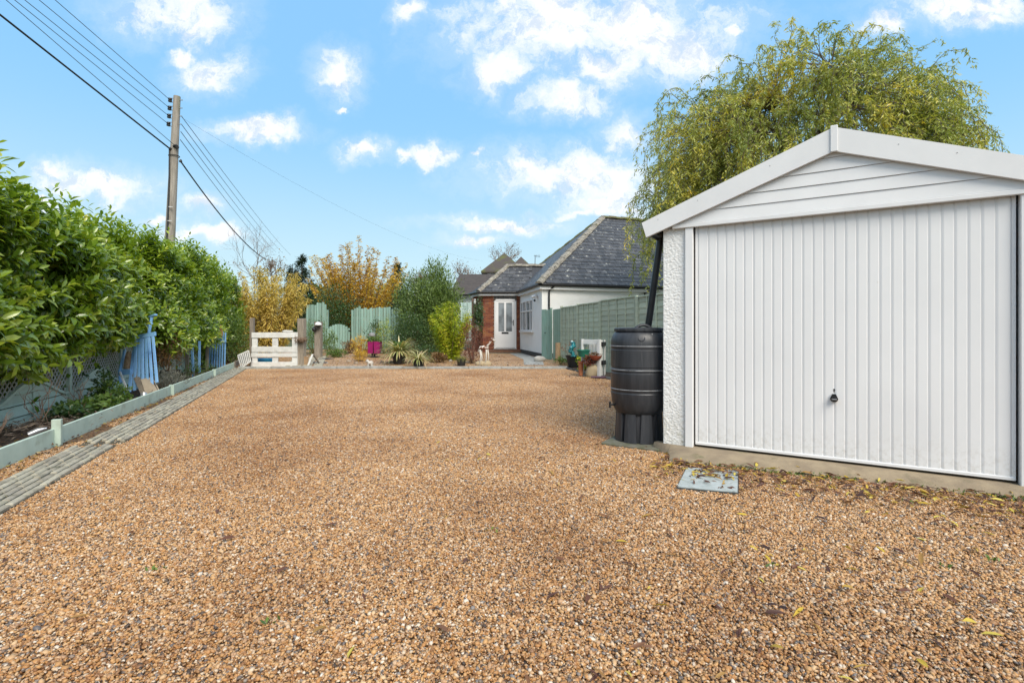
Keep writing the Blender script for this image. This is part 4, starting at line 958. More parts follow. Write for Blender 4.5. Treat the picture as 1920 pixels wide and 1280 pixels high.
    # porch roof
    pe = 2.735; pB, pA = Vector((-1.47, 22.1, pe)), Vector((0.9, 22.1, pe)); pr0, pr1 = Vector((-0.2, 23.6, 4.03)), Vector((1.75, 23.6, 4.03)); pC = Vector((-2.0, 23.5, pe)); pD = Vector((-2.0, 25.3, pe))
    pback = Vector((1.75, 25.2, pe)); deck.add([pB, pA, pr1, pr0, pC, pD, pback], [(0, 1, 2, 3), (0, 3, 4), (4, 3, 5), (5, 3, 2, 6)])
    roof = deck.build('roof', mat('roof_deck', (0.05, 0.052, 0.06), rough=.8), bung, world=True)
    sme = MB().box((0, 0, 0), (0.290, 0.34, 0.014), bev=0.0).mesh('slate'); sme.materials.append(M_slate)
    Mi = rootmat(bung).inverted()
    allsl = []
    def slates(o0, u_, top, inside, na, nb, big, exp=.262, w=.30):
        u_ = u_.normalized(); v_ = (top - o0); v_ = (v_ - u_ * v_.dot(u_)).normalized(); n_ = u_.cross(v_).normalized()
        if n_.z < 0: n_ = -n_
        tilt = Matrix.Rotation(R(-2.6), 3, 'X'); Mr = Matrix((u_, v_, u_.cross(v_))).transposed()
        for j in range(nb):
            for i in range(-2, na):
                a = (i + (.5 if j % 2 else 0) + .5) * w; b_ = (j + .5) * exp
                if not inside(a, b_): continue
                c = o0 + u_ * a + v_ * (b_ + .03) + n_ * (.020 + random.uniform(0, .004)); allsl.append((big, c, Mr @ tilt @ Euler((0, 0, random.uniform(-.012, .012))).to_matrix()))
    Rv = Rr - lift(E0, ez); a_hip, Ls = Rv.dot(BE), math.sqrt(Rv.dot(nE) ** 2 + Rv.z ** 2)
    slates(lift(E0, ez), BE, Rr, lambda a, b_: a > b_ * a_hip / Ls + .05 and a < 7.0 and b_ < Ls - .08, 24, int(Ls / .262) + 1, 2)
    Lw = math.sqrt(Rv.dot(nW) ** 2 + Rv.z ** 2); aw = Rv.dot(BW)
    slates(lift(E0, ez), BW, Rr, lambda a, b_: a > b_ * aw / Lw + .05 and a < 9.8 - b_ * (9.8 - aw) / Lw and b_ < Lw - .08, 34, int(Lw / .262) + 1, 0)
    pL = (pr0 - pB); pl_ = math.sqrt(1.5 ** 2 + (4.03 - pe) ** 2)
    slates(pB, Vector((1, 0, 0)), pr0, lambda a, b_: a > b_ * 1.27 / pl_ + .04 and a < 2.37 and b_ < pl_ - .05, 9, 8, 3)
    allsl.sort(key=lambda q_: (-q_[0], q_[1].y))
    for bg_, c, m in allsl[:300]:
        o = obj('slate', sme, None, roof); o.location = Mi @ c; o.rotation_euler = m.to_euler()
    mb = MB()
    for bg_, c, m in allsl[300:]: mb.box(c, (0.290, 0.34, 0.014), m)
    tag(mb.build('far_slates', M_slate, roof, world=True), kind='stuff')
    def caps(p0, p1, m, w=.15, step=.32):
        d = p1 - p0; n = int(d.length / step); f_ = frame(d); 
        for i in range(n):
            c0 = p0 + d * (i / n); c1 = p0 + d * ((i + 1.08) / n)
            prof = [(-w, -.055), (-w * .75, .02), (-w * .3, .055), (w * .3, .055), (w * .75, .02), (w, -.055), (w * .6, -.03), (-w * .6, -.03)]
            lift_ = f_ @ Vector((0, 0, .018 * (i % 2)))
            pg = [c0 + lift_ + f_ @ Vector((0, a, h + .03)) for a, h in prof]
            MB().prism(pg, (c1 - c0)).build('ridge_tile', m, roof, world=True)
    caps(lift(E0, ez), Rr, M_ridge); caps(Rr, Rend, M_mossridge, .16); caps(pB, pr0, M_ridge, .13, .27); caps(pr0, pr1, M_ridge, .13, .3); caps(lift(W9, ez), Rr, M_mossridge, .10)
    # porch fascia and gutter
    fa = MB(); fz = 2.635
    for p0, p1 in ((Vector((-1.43, 22.16, fz)), Vector((0.42, 22.16, fz))), (Vector((-1.94, 23.5, fz)), Vector((-1.44, 22.17, fz)))): fa.bar(p0, p1, .03, .15)
    fa.build('porch_fascia', M_white, bung, world=True)
    MB().prism([(-1.43, 22.17, 2.57), (0.40, 22.17, 2.57), (0.40, 22.4, 2.57), (-1.3, 22.4, 2.57), (-1.8, 23.6, 2.57), (-1.94, 23.5, 2.57)], (0, 0, .012)).build('porch_soffit', M_white, bung, world=True)
    MB().tube([Vector((-2.03, 23.5, 2.70)), Vector((-1.5, 22.08, 2.70)), Vector((0.36, 22.08, 2.70))], .05, 10).build('porch_gutter', M_black, bung, world=True, smooth=True)
    MB().tube([P(1003, 500, 28), P(1003.5, 479, 28)], .02, 6).build('aerial_mast', M_wire2, bung, world=True)
    ae = MB(); ae.tube([P(1001, 479.5, 28), P(1013, 481, 28)], .012, 5)
    for x in (1003, 1006, 1009, 1012): ae.tube([P(x, 477.5, 28), P(x, 483, 28)], .008, 5)
    ae.build('aerial', M_wire2, bung, world=True)
bungalow()

# neighbouring house behind
nb_ = thing('neighbour_house', 'dark roofed neighbouring house with moss topped gables behind the porch', 'house', (-2.2, 42, 0))
M_dark = mat('dark_tiles', (0.075, 0.062, 0.055), (0.050, 0.042, 0.040), 3, .9, .01, 8, stretch=(1, 1, 5))
M_moss = mat('mossy_tiles', (0.075, 0.062, 0.055), (0.10, 0.11, 0.03), 1.4, .9, .01, 8, lo=.52, hi=.72)
def pyr(apex, bl, br, depth, name, m, Y):
    a, l, r_ = P(*apex, Y + depth / 2), P(*bl, Y), P(*br, Y); l.z = r_.z = (l.z + r_.z) / 2; back = Vector((0, depth, 0))
    base = [l, r_, r_ + back, l + back]; dn = [p - Vector((0, 0, .15)) for p in base]
    MB().add(base + [a] + dn, [(0, 1, 4), (1, 2, 4), (2, 3, 4), (3, 0, 4), (0, 5, 6, 1), (1, 6, 7, 2), (2, 7, 8, 3), (3, 8, 5, 0), (8, 7, 6, 5)]).build(name, m, nb_, world=True)
pyr((946, 474), (902, 508), (985, 508), 5.0, 'roof', M_moss, 42); pyr((977, 481), (945, 512), (1010, 512), 4.0, 'roof', M_moss, 40.5)
l, r_ = P(862, 514, 40), P(940, 514, 40); e0, e1 = P(842, 552, 37), P(935, 552, 37); r_.z = l.z; e1.z = e0.z
MB().add([l, r_, e1, e0, e0 + Vector((0, 6, 0)), e1 + Vector((0, 6, 0))], [(0, 3, 2, 1), (0, 1, 5, 4), (0, 4, 3), (1, 2, 5)]).build('roof', M_dark, nb_, world=True)
w = MB(); wl, wr = P(914, 507, 42.3), P(982, 507, 42.3); w.box(((wl.x + wr.x) / 2, 44.5, wl.z / 2), (wr.x - wl.x, 4.4, wl.z)); w.build('wall', M_render, nb_, world=True)
w = MB(); w.box(((e0.x + e1.x) / 2, 40, e0.z / 2 - .05), (e1.x - e0.x - .4, 4.6, e0.z)); w.build('wall', M_render, nb_, world=True)
MB().box((wl.x + .9, 42.28, wl.z - .7), (.9, .06, .9)).build('window', M_glass, nb_, world=True)
# ---------------------------------------------------------------- plant builders
def strap_plant(parent, c, n, L, mat_, seed, W=0.03, flop=1.0):
    """arching strap leaves from one crown"""
    r = np.random.default_rng(seed); V = []; T = []; rn = []
    for i in range(n):
        a = r.uniform(0, 6.283); l = L * r.uniform(.55, 1.08); el = r.uniform(.2, 1.12); w = W * r.uniform(.6, 1.1); h = np.array([math.cos(a), math.sin(a), 0]); s = np.array([-h[1], h[0], 0])
        p = np.array(c, float) + h * r.uniform(0, .05); k0 = len(V); cv = r.random(); ns = 7; bend = flop * r.uniform(.10, .24)
        for j in range(ns + 1):
            t = j / ns; ww = w * (0.6 + 1.2 * t if t < .35 else 1.02 * (1 - t) ** .6 / (.65 ** .6) + .02)
            V += [p - s * ww / 2 + np.array([0, 0, .25 * ww]), p + s * ww / 2 + np.array([0, 0, .25 * ww])]; rn += [cv, cv]
            d = h * math.cos(el) + np.array([0, 0, math.sin(el)]); p = p + d * l / ns; el -= bend
            if j < ns: q = k0 + 2 * j; T += [(q, q + 2, q + 1), (q + 1, q + 2, q + 3)]
    return np_mesh('foliage', V, T, mat_, parent, rn, True, True)
def bush(name, label, c, rad, n, L, W, mat_, seed, cat='shrub', group=None, kind='simple', up=.35, stem=M_twig, stems=7, clump=26, base=None, droop=0.0):
    """clumps of leaves spread through an uneven ellipsoid, on stems from the ground"""
    r = np.random.default_rng(seed); c = np.array(c, float); rad = np.array(rad, float); bz = gz(c[0], c[1]) if base is None else base
    root = thing(name, label, cat, (c[0], c[1], bz), group=group)
    m = max(3, n // clump); q = r.normal(size=(m, 3)); q = unit(q) * (r.random((m, 1)) ** .42); cc = c + q * rad * (1 + .12 * np.sin(q[:, :1] * 7 + seed)); cc = cc[cc[:, 2] > bz + .04]
    st = MB()
    for i in range(stems):
        e = cc[r.integers(len(cc))]; b0 = np.array([c[0], c[1], bz - .02]) + np.append(r.normal(0, .12, 2) * rad[:2].mean(), 0); st.tube([b0, (b0 + e) / 2 + r.normal(0, .05, 3) * rad.mean(), e], [.016 * rad.mean() ** .5 + .004, .010 * rad.mean() ** .5 + .003, .003], 5)
    st.build('stem', stem, root, world=True, smooth='all')
    k = np.repeat(np.arange(len(cc)), clump); Pn = cc[k] + np.clip(r.normal(0, 1, (len(k), 3)), -1.7, 1.7) * rad * .16; out = unit(Pn - c) ; D = out * .7 + r.normal(0, .6, (len(k), 3)) + np.array([0, 0, up - droop])
    Nn = r.normal(0, .5, (len(k), 3)) + np.array([0, 0, 1]) + out * .5; ok = Pn[:, 2] > bz + .02
    l = r.uniform(.65, 1.25, len(k)) * L; cv = np.clip(np.repeat(r.random(len(cc)), clump) * .55 + r.random(len(k)) * .45, 0, 1)
    leaves('crown', Pn[ok], D[ok], Nn[ok], l[ok], l[ok] * W, mat_, root, kind, cv[ok]); return root
def canes(name, label, c, n, h, spread, mat_, seed, leafn=60, L=.14, W=.14, cat='bamboo', bare=.3, arch=.25, stemm=M_twig, r0=.012, droop=.4, zk=1.0):
    """many upright canes fanning from a base, leaves along them"""
    r = np.random.default_rng(seed); c = np.array(c, float); root = thing(name, label, cat, tuple(c)); st = MB(); Pn = []; D = []; N = []; C = []
    for i in range(n):
        a = r.uniform(0, 6.283); k = math.sqrt(r.random()); hh = h * r.uniform(.62, 1.0) * (1 - .25 * k); b0 = c + np.array([math.cos(a), math.sin(a), 0]) * spread * .28 * k; tp = c + np.array([math.cos(a) * spread * k, math.sin(a) * spread * k * zk, hh])
        pts = []
        for j in range(7):
            t = j / 6; p = b0 * (1 - t) + tp * t; p = p + np.array([math.cos(a), math.sin(a) * zk, 0]) * arch * k * (t * t - t) * spread; p[2] = b0[2] + hh * (t ** (1 - .25 * arch)) ; pts.append(p + r.normal(0, .02, 3) * hh * .3)
        st.tube(pts, [r0 * (1 - .8 * j / 6) for j in range(7)], 5); pa = np.array(pts)
        cv = r.random()
        for j in range(leafn):
            t = bare + (1 - bare) * r.random(); x = t * 6; i0 = min(5, int(x)); p = pa[i0] * (1 - (x - i0)) + pa[i0 + 1] * (x - i0); a2 = r.uniform(0, 6.283); rd = np.array([math.cos(a2), math.sin(a2), 0])
            Pn.append(p + rd * r.uniform(0, .12) * h * .35 * (1.1 - t)); D.append(rd + np.array([0, 0, r.normal(.1, .4) - droop])); N.append(np.array([0, 0, 1]) + r.normal(0, .5, 3)); C.append(np.clip(cv * .5 + r.random() * .5, 0, 1))
    st.build('cane', stemm, root, world=True, smooth='all'); l = r.uniform(.7, 1.2, len(Pn)) * L
    leaves('crown', Pn, D, N, l, l * W, mat_, root, 'simple', np.array(C)); return root
def branches(mb, p, d, l, r_, depth, rs, pts, spread=.55, upk=.15, split=3):
    p = Vector(p); d = Vector(d).normalized(); q = p + d * l * .5 + Vector(rs.normal(0, .05, 3)) * l; e = q + (d + Vector(rs.normal(0, .18, 3))) .normalized() * l * .5
    mb.tube([p, q, e], [r_, r_ * .82, r_ * .66], 5 if r_ < .05 else 8, cap=False); pts.append(e)
    if depth == 0: return
    for k in range(split):
        nd = d + Vector(rs.normal(0, spread, 3)) + Vector((0, 0, upk)); branches(mb, p.lerp(e, rs.uniform(.55, 1.0)) if k else e, nd, l * rs.uniform(.6, .82), r_ * .62, depth - 1, rs, pts, spread, upk, split)
def pot(name, label, c, r_, h, mat_, cat='pot', rim=.012, n=28, flare=.78):
    o = thing(name, label, cat, c); MB().lathe([(r_ * flare, 0), (r_ * .98, h * .9), (r_ + rim, h * .9), (r_ + rim, h), (r_ * .93, h), (r_ * .90, h * .9), (0, h * .9)], n).build('body', mat_, o, smooth=True)
    MB().lathe([(r_ * .9, h * .905), (r_ * .5, h * .93), (0, h * .94)], 16, cap=False).build('compost', M_soil, o); return o

# ---------------------------------------------------------------- foliage colours
K_phor = leafmat('variegated_strap', [(0, (0.208, 0.260, 0.065)), (.3, (0.442, 0.429, 0.182)), (.7, (0.676, 0.585, 0.312)), (1, (0.390, 0.260, 0.117))], .4, .2)
K_dark = leafmat('dark_leaf', [(0, (0.026, 0.058, 0.021)), (.6, (0.058, 0.111, 0.033)), (1, (0.111, 0.169, 0.046))], .35, .25)
K_mid = leafmat('mid_leaf', [(0, (0.058, 0.111, 0.023)), (.6, (0.124, 0.202, 0.039)), (1, (0.221, 0.286, 0.058))], .45, .3)
K_olive = leafmat('olive_leaf', [(0, (.07, .12, .03)), (.6, (.14, .21, .05)), (1, (.23, .30, .09))], .5, .25)
K_lime = leafmat('lime_leaf', [(0, (0.150, 0.250, 0.015)), (.45, (0.338, 0.425, 0.025)), (.8, (0.550, 0.550, 0.044)), (1, (0.650, 0.525, 0.062))], .45, .35)
K_gold = leafmat('golden_leaf', [(0, (.22, .19, .045)), (.25, (.44, .34, .07)), (.6, (.64, .48, .12)), (.85, (.72, .58, .20)), (1, (.40, .42, .08))], .5, .35)
K_autumn = leafmat('autumn_leaf', [(0, (.30, .15, .03)), (.3, (.52, .31, .045)), (.65, (.68, .46, .07)), (1, (.45, .42, .09))], .5, .35)
K_grey = leafmat('grey_leaf', [(0, (0.12, 0.125, 0.10)), (.6, (0.22, 0.22, 0.18)), (1, (0.30, 0.29, 0.24))], .7, .15)
K_brown = leafmat('brown_leaf', [(0, (0.078, 0.042, 0.018)), (.6, (0.195, 0.104, 0.036)), (1, (0.338, 0.195, 0.065))], .6, .2)
K_red = leafmat('red_leaf', [(0, (0.063, 0.022, 0.017)), (.6, (0.182, 0.049, 0.031)), (1, (0.336, 0.126, 0.056))], .5, .25)
K_willow = leafmat('willow_leaf', [(0, (.12, .165, .035)), (.32, (.26, .31, .07)), (.58, (.44, .45, .11)), (.82, (.62, .54, .09)), (1, (.72, .50, .05))], .42, .35, hue_noise=.75)
K_conif = leafmat('conifer_leaf', [(0, (0.014, 0.030, 0.016)), (.7, (0.030, 0.055, 0.026)), (1, (0.055, 0.080, 0.035))], .6, .1)

# ---------------------------------------------------------------- willow behind the garage
def willow():
    r = np.random.default_rng(5); C = np.array([8.15, 14.6, 4.8]); rad = np.array([4.1, 3.1, 3.8]); root = thing('willow_tree', 'large curly willow tree with drooping leafy strands behind the garage', 'tree', (7.9, 14.6, 0))
    tr = MB(); tr.tube([(7.9, 14.6, -.1), (7.8, 14.6, 1.3), (7.95, 14.55, 2.7)], [.34, .27, .24], 12); limb = MB(); tips = []
    for k in range(15):
        a = 2 * math.pi * k / 15 + r.uniform(-.2, .2); e = C + np.array([math.cos(a) * rad[0] * r.uniform(.35, .85), math.sin(a) * rad[1] * r.uniform(.3, .8), rad[2] * r.uniform(.25, .86)])
        s = np.array([7.93, 14.56, 2.4]); pts = [s]
        for j in range(1, 8): t = j / 7; p = s * (1 - t) + e * t; p[2] = s[2] + (e[2] - s[2]) * t ** .72; pts.append(p + r.normal(0, .16, 3) * (t < 1))
        limb.tube(pts, [.13 * (1 - .86 * j / 7) for j in range(8)], 6); tips += pts[3:]
    tr.build('trunk', M_bark, root, world=True, smooth='all')
    tips = np.array(tips); Pn = []; D = []; N = []; Cc = []; L = []
    for i in range(1600):
        q = r.normal(size=3); q[2] = abs(q[2]) - .12; q /= np.linalg.norm(q); kk = r.uniform(.42, 1.0) ** .55
        if i % 3 == 0 and q[1] > 0: q[1] = -q[1]
        e = np.sign(q) * np.abs(q) ** .8; p = C + e * rad * kk * (1 + .09 * math.sin(5 * q[0] + 1) + .07 * math.sin(9 * q[0] + 4 * q[2]))
        nr = tips[np.argmin(((tips - p) ** 2).sum(1))]
        h = np.array([q[0], q[1], 0]); h /= max(np.linalg.norm(h), .05); el = r.uniform(.2, 1.0) + (.6 if q[2] > .6 and r.random() < .45 else 0); ln = r.uniform(.8, 2.6) * (1.15 if q[2] < .25 else .8); seg = .085; ns = int(ln / seg); wig = r.uniform(0, 6.28); cv = r.random()
        st = [nr, (nr + p) / 2 + np.array([0, 0, .18])] if np.linalg.norm(nr - p) < 1.9 else []
        for j in range(ns):
            t = j / ns; el = max(-1.5, el - r.uniform(.10, .24)); d = h * math.cos(el) * .8 + np.array([0, 0, math.sin(el)]); d = d + .45 * np.array([math.sin(wig + j * .9), math.cos(wig * 1.7 + j * .8), .3 * math.sin(j * 1.1)])
            if p[2] < 1.9: break
            if j % 4 == 0: st.append(p.copy())
            for s_ in range(5):
                a = r.uniform(0, 6.28); dd = np.array([math.cos(a), math.sin(a), -.55 + r.normal(0, .35)]) + d * .4; Pn.append(p + d * seg * r.random() + r.normal(0, .03, 3)); D.append(dd); N.append(r.normal(0, .6, 3) + np.array([0, -.3, .9])); Cc.append(np.clip(cv * .4 + r.random() * .6, 0, 1)); L.append(r.uniform(.085, .145))
            p = p + d * seg
        if len(st) > 1: limb.tube([tuple(s_) for s_ in st], [.012 - .009 * k / (len(st) - 1) for k in range(len(st))], 4, cap=False)
    limb.build('limb', M_bark, root, world=True, smooth='all'); L = np.array(L); leaves('crown', Pn, D, N, L, L * .24, K_willow, root, 'simple', np.array(Cc))
willow()

# ---------------------------------------------------------------- garden beyond the drive
def gp(px, py, Y): p = P(px, py, Y); return (p.x, Y, gz(p.x, Y))
# trees and big shrubs at the back
def autumn_tree():
    c = gp(668, 640, 26); canes('autumn_tree', 'upright yellow and orange autumn tree behind the teal picket fence', c, 85, 5.9, 2.6, K_autumn, 21, 270, .165, .36, 'tree', .10, .15, M_twig, .03, .15, .8)
autumn_tree()
canes('golden_bamboo', 'tall golden yellow bamboo thicket behind the white pallet gate', gp(503, 640, 19.3), 90, 3.75, 1.75, K_gold, 22, 260, .17, .18, 'bamboo', .03, .25, M_twig, .012, .75, .7)
canes('golden_bamboo', 'low yellowing bamboo clump between the hedge end and the gate post', gp(446, 640, 18.2), 40, 2.9, .85, K_gold, 23, 220, .17, .17, 'bamboo', .05, .6, M_twig, .010, .7)
def conifer(px, Y, top, w, label, seed):
    r = np.random.default_rng(seed); c = np.array(gp(px, 640, Y)); H = P(px, top, Y).z - c[2]; root = thing('conifer_tree', label, 'tree', tuple(c)); MB().tube([c, c + np.array([0, 0, H])], [.16, .02], 8).build('trunk', M_bark, root, world=True)
    Pn = []; D = []
    for k in range(90):
        z = H * r.uniform(.12, .99); rr = w * (1 - z / H) ** .8 * r.uniform(.7, 1.05) + .12; a = r.uniform(0, 6.28); h = np.array([math.cos(a), math.sin(a), 0])
        for j in range(70): t = r.random() ** .7; Pn.append(c + h * rr * t + np.array([0, 0, z - .25 * t * t * w + .1 * t]) + r.normal(0, .09, 3)); D.append(h + r.normal(0, .5, 3))
    Pn, D = np.array(Pn), np.array(D); leaves('crown', Pn, D, r.normal(0, .4, (len(Pn), 3)) + np.array([0, 0, 1]), r.uniform(.12, .26, len(Pn)), .06, K_conif, root)
conifer(566, 36, 478, 2.0, 'dark conifer standing between the golden bamboo and the autumn tree', 31)
conifer(548, 41, 497, 2.2, 'small dark conifer peeping out beside the taller dark conifer', 32)
conifer(745, 40, 492, 1.6, 'dark conifer behind the right flank of the autumn tree', 33)
def bare_tree(px, Y, top, label, seed, lf=0, rk=.012):
    rs = np.random.default_rng(seed); c = gp(px, 640, Y); H = P(px, top, Y).z; root = thing('bare_tree', label, 'tree', c); mb = MB(); pts = []
    mb.tube([c, (c[0], c[1], H * .35)], [H * rk * 1.5, H * rk * 1.1], 8); branches(mb, (c[0], c[1], H * .33), (0, 0, 1), H * .24, H * rk, 5, rs, pts, .5, .25, 3)
    mb.build('trunk', M_twig, root, world=True, smooth='all')
    if lf:
        q = np.array([tuple(p) for p in pts]); q = np.repeat(q, lf, 0) + rs.normal(0, .22, (len(q) * lf, 3)); leaves('crown', q, rs.normal(0, 1, q.shape), rs.normal(0, .5, q.shape) + np.array([0, 0, 1]), .16, .08, K_brown if lf < 4 else K_mid, root)
bare_tree(934, 62, 456, 'bare winter tree above the mossy neighbouring roof', 41, 1)
bare_tree(478, 27, 428, 'thin nearly leafless tree rising above the golden bamboo', 42, 0, .004)
bare_tree(512, 44, 478, 'round bare tree crown left of the dark conifer', 43, 1)
bare_tree(862, 55, 492, 'distant bare tree above the low dark roof', 44, 2)
bare_tree(778, 60, 500, 'distant twiggy tree right of the autumn tree', 45, 3)
bush('evergreen_tree', 'tall grey green evergreen left of the bungalow porch', (P(812, 575, 20.5).x, 20.5, 1.75), (1.25, 1.1, 1.75), 28000, .15, .24, K_olive, 51, 'tree', stem=M_bark, stems=12, clump=40, up=.6)
bush('dark_shrub', 'dark broad shrub at the foot of the tall evergreen', (P(770, 625, 18.6).x, 18.6, .85), (.85, .6, .8), 5200, .07, .4, K_dark, 52, clump=30)
canes('lime_bamboo', 'bright lime green bamboo in front of the brick porch', (P(842, 665, 17.0).x, 17.0, gz(-2.1, 17)), 70, 2.1, .80, K_lime, 53, 210, .12, .22, 'bamboo', .0, .1, M_twig, .007, .2)
bush('dark_shrub', 'dark green shrub seen over the arched gate', (P(632, 585, 24).x, 24, 1.6), (1.2, .9, 1.5), 6500, .11, .4, K_dark, 54, clump=30)
bush('green_shrub', 'mid green shrub left of the gate under the golden bamboo', (P(590, 630, 18.6).x, 18.6, .75), (.5, .45, .7), 2400, .07, .3, K_mid, 55, clump=24)
bush('green_shrub', 'loose green and yellow shrub at the far end of the left bed', (P(432, 625, 15.6).x, 15.6, .75), (.55, .8, .85), 4200, .085, .3, K_mid, 56, clump=24)
bush('green_shrub', 'bright green feathery shrub behind the magenta planter', (P(722, 622, 18.8).x, 18.8, .75), (.34, .3, .75), 2300, .06, .2, K_lime, 57, clump=24)
bush('dark_shrub', 'small dark shrub left of the feathery green one by the pickets', (P(703, 615, 19.0).x, 19.0, .85), (.32, .3, .55), 1700, .07, .35, K_dark, 58, clump=24)
bush('red_shrub', 'dark red barberry beside the porch post', (P(884, 645, 15.6).x, 15.6, .72), (.40, .3, .62), 2300, .05, .4, K_red, 59, clump=22)
bush('brown_shrub', 'brown leaved plant around the terracotta pots by the pickets', (P(676, 652, 17.6).x, 17.6, .52), (.32, .3, .36), 1200, .06, .4, K_autumn, 60, clump=20)
bush('brown_shrub', 'low rusty plant on the gravel left of the big strap leaved pot', (P(675, 668, 16.2).x, 16.2, .26), (.22, .2, .20), 800, .06, .3, K_autumn, 61, clump=20)
for k, (px, Y, w, h, lab) in enumerate(((735, 48, 5, 4.6, 'far rounded tree behind the autumn tree and conifer'), (640, 52, 6, 5.0, 'far green tree behind the left of the autumn tree'), (590, 38, 3.0, 3.6, 'far dark shrubbery tree right of the golden bamboo'), (840, 50, 4.5, 4.3, 'far brownish tree behind the tall evergreen'))):
    bush('far_tree', lab, (P(px, 600, Y).x, Y, h * .62), (w * .55, 2.5, h * .55), 5200, .34, .5, (K_mid, K_mid, K_dark, K_brown)[k], 70 + k, 'tree', clump=30, stem=M_bark)
# low hedge line on the horizon, one mass
r_ = np.random.default_rng(80); n = 26000; xh = r_.uniform(-75, 40, n); zz = r_.random(n) ** .7 * (2.6 + .9 * np.sin(xh * .22) + .6 * np.sin(xh * .71)); q = np.column_stack([xh, 74 + r_.normal(0, 1.2, n), zz])
tag(leaves('treeline', q, r_.normal(0, 1, (n, 3)), r_.normal(0, .5, (n, 3)) + np.array([0, -.4, .8]), .75, .42, K_mid, None), 'distant line of hedges and trees on the horizon', 'treeline', kind='stuff')

# ---------------------------------------------------------------- teal picket fence and arched gate
PFY = 21.6
def pickets(name, label, x0px, x1px, seed, lo, hi, fn=None):
    r = random.Random(seed); X0, X1 = P(x0px, 600, PFY).x, P(x1px, 600, PFY).x; root = thing(name, label, 'fence', ((X0 + X1) / 2, PFY, gz((X0 + X1) / 2, PFY))); x = X0; k = 0
    zb = gz((X0 + X1) / 2, PFY)
    while x < X1 - .03:
        w = r.uniform(.085, .125); yt = fn(x) if fn else r.uniform(lo, hi); z1 = P(0, yt, PFY).z + (r.uniform(-.05, .05) if fn else 0); off = r.choice((0, 0, .012, -.012))
        MB().box((x + w / 2, PFY + off, (z1 + zb + .04) / 2), (w - .006, .02, z1 - zb - .04), Euler((0, r.uniform(-.012, .012), 0)).to_matrix(), .003).build('picket', M_teal, root, world=True); x += w + r.uniform(.0, .014); k += 1
    for z in (.45, 1.35): MB().box(((X0 + X1) / 2, PFY + .035, zb + z), (X1 - X0, .035, .08)).build('rail', M_teal, root, world=True)
    for xx in (X0 + .02, X1 - .02): MB().box((xx, PFY + .07, zb + .85), (.08, .08, 1.7)).build('post', M_teal, root, world=True)
lin = lambda pts: (lambda x: float(np.interp(HX + x / PFY * F, [p[0] for p in pts], [p[1] for p in pts])))
pickets('picket_fence', 'tall teal picket fence left of the arched gate', 574, 614, 3, 0, 0, lin([(574, 572), (590, 570), (600, 567), (611, 569), (614, 583)]))
pickets('picket_fence', 'long ragged topped teal picket fence right of the arched gate', 659, 771, 4, 0, 0, lin([(659, 580), (670, 576), (690, 580), (705, 575), (735, 577), (750, 580), (760, 583), (771, 586)]))
ag = thing('arched_gate', 'low teal picket gate with an arched top', 'gate', gp(637, 600, PFY - .1)); X0, X1 = P(614.5, 0, PFY).x, P(658, 0, PFY).x; zb = gz(-7.3, PFY) + .03
for k in range(9):
    x = X0 + (k + .5) / 9 * (X1 - X0); t = (k + .5) / 9 * 2 - 1; z1 = P(0, 607.5 + 9.5 * t * t, PFY).z; MB().box((x, PFY - .1, (zb + z1) / 2), ((X1 - X0) / 9 - .012, .02, z1 - zb), None, .003).build('picket', M_teal, ag, world=True)
for z in (.2, .8): MB().box(((X0 + X1) / 2, PFY - .075, zb + z), (X1 - X0 - .04, .025, .075)).build('rail', M_teal, ag, world=True)
MB().box((X1 - .02, PFY - .12, zb + .78), (.10, .02, .04)).build('latch', M_black, ag, world=True)

# white pallet used as a gate, with its posts
WY = 14.75
wk = WY / F; WX = lambda px: (px - HX) * wk; WZ = lambda py: CAMZ - (py - HY) * wk
pg = thing('pallet_gate', 'white painted pallet standing upright as a gate at the end of the drive', 'gate', (WX(515), WY, 0))
for (x0, x1, y0, y1, d) in ((473, 559, 623, 633, 0), (473, 558.5, 649.5, 660, 0), (472, 558, 661.5, 669, 0), (471.5, 558, 678, 688, 0)):
    MB().box(((WX(x0) + WX(x1)) / 2, WY - .035 + d, (WZ(y0) + WZ(y1)) / 2), (WX(x1) - WX(x0), .022, WZ(y0) - WZ(y1)), Euler((0, random.uniform(-.006, .006), 0)).to_matrix(), .004).build('slat', M_whitewood, pg, world=True)
for (x0, x1) in ((473, 483), (511, 521.5), (548, 558)):
    MB().box(((WX(x0) + WX(x1)) / 2, WY, (WZ(624) + WZ(687.5)) / 2), (WX(x1) - WX(x0), .045, WZ(624) - WZ(687.5)), None, .004).build('bearer', M_whitewood, pg, world=True)
for y0 in (628, 655, 683): MB().box((WX(515), WY + .035, WZ(y0)), (1.33, .02, .10)).build('back_slat', M_whitewood, pg, world=True) if y0 != 655 else None
MB().blob((WX(540), WY, WZ(621)), (.17, .05, .035), 2, .12, 5).build('paint_lump', M_whitewood, pg, world=True, smooth='all')
def post(px0, px1, ytop, Y, label, h0=None, m=M_wood):
    c = gp((px0 + px1) / 2, 0, Y); w = (px1 - px0) / F * Y; z1 = P(0, ytop, Y).z; o = MB().box((0, 0, (z1 - c[2]) / 2), (w, w, z1 - c[2]), None, .006).build('wooden_post', m); o.location = c; o.rotation_euler = (0, 0, random.uniform(-.1, .1)); return tag(o, label, 'post', 'weathered posts around the pallet gate')
post(469.5, 476.5, 596, 14.9, 'slim grey post at the left end of the white pallet gate'); post(560, 572, 597, 14.85, 'stout grey post at the right end of the white pallet gate'); post(591.5, 603, 603, 17.2, 'weathered post carrying the white dome lamp')
nest = thing('twig_ball', 'brown twig nest ball hung on the stout gate post', 'nest', (WX(566), 14.75, WZ(637)))
mb = MB(); mb.blob((WX(566), 14.70, WZ(637)), (.14, .11, .075), 2, .14, 8); mb.build('core', M_twig, nest, world=True)
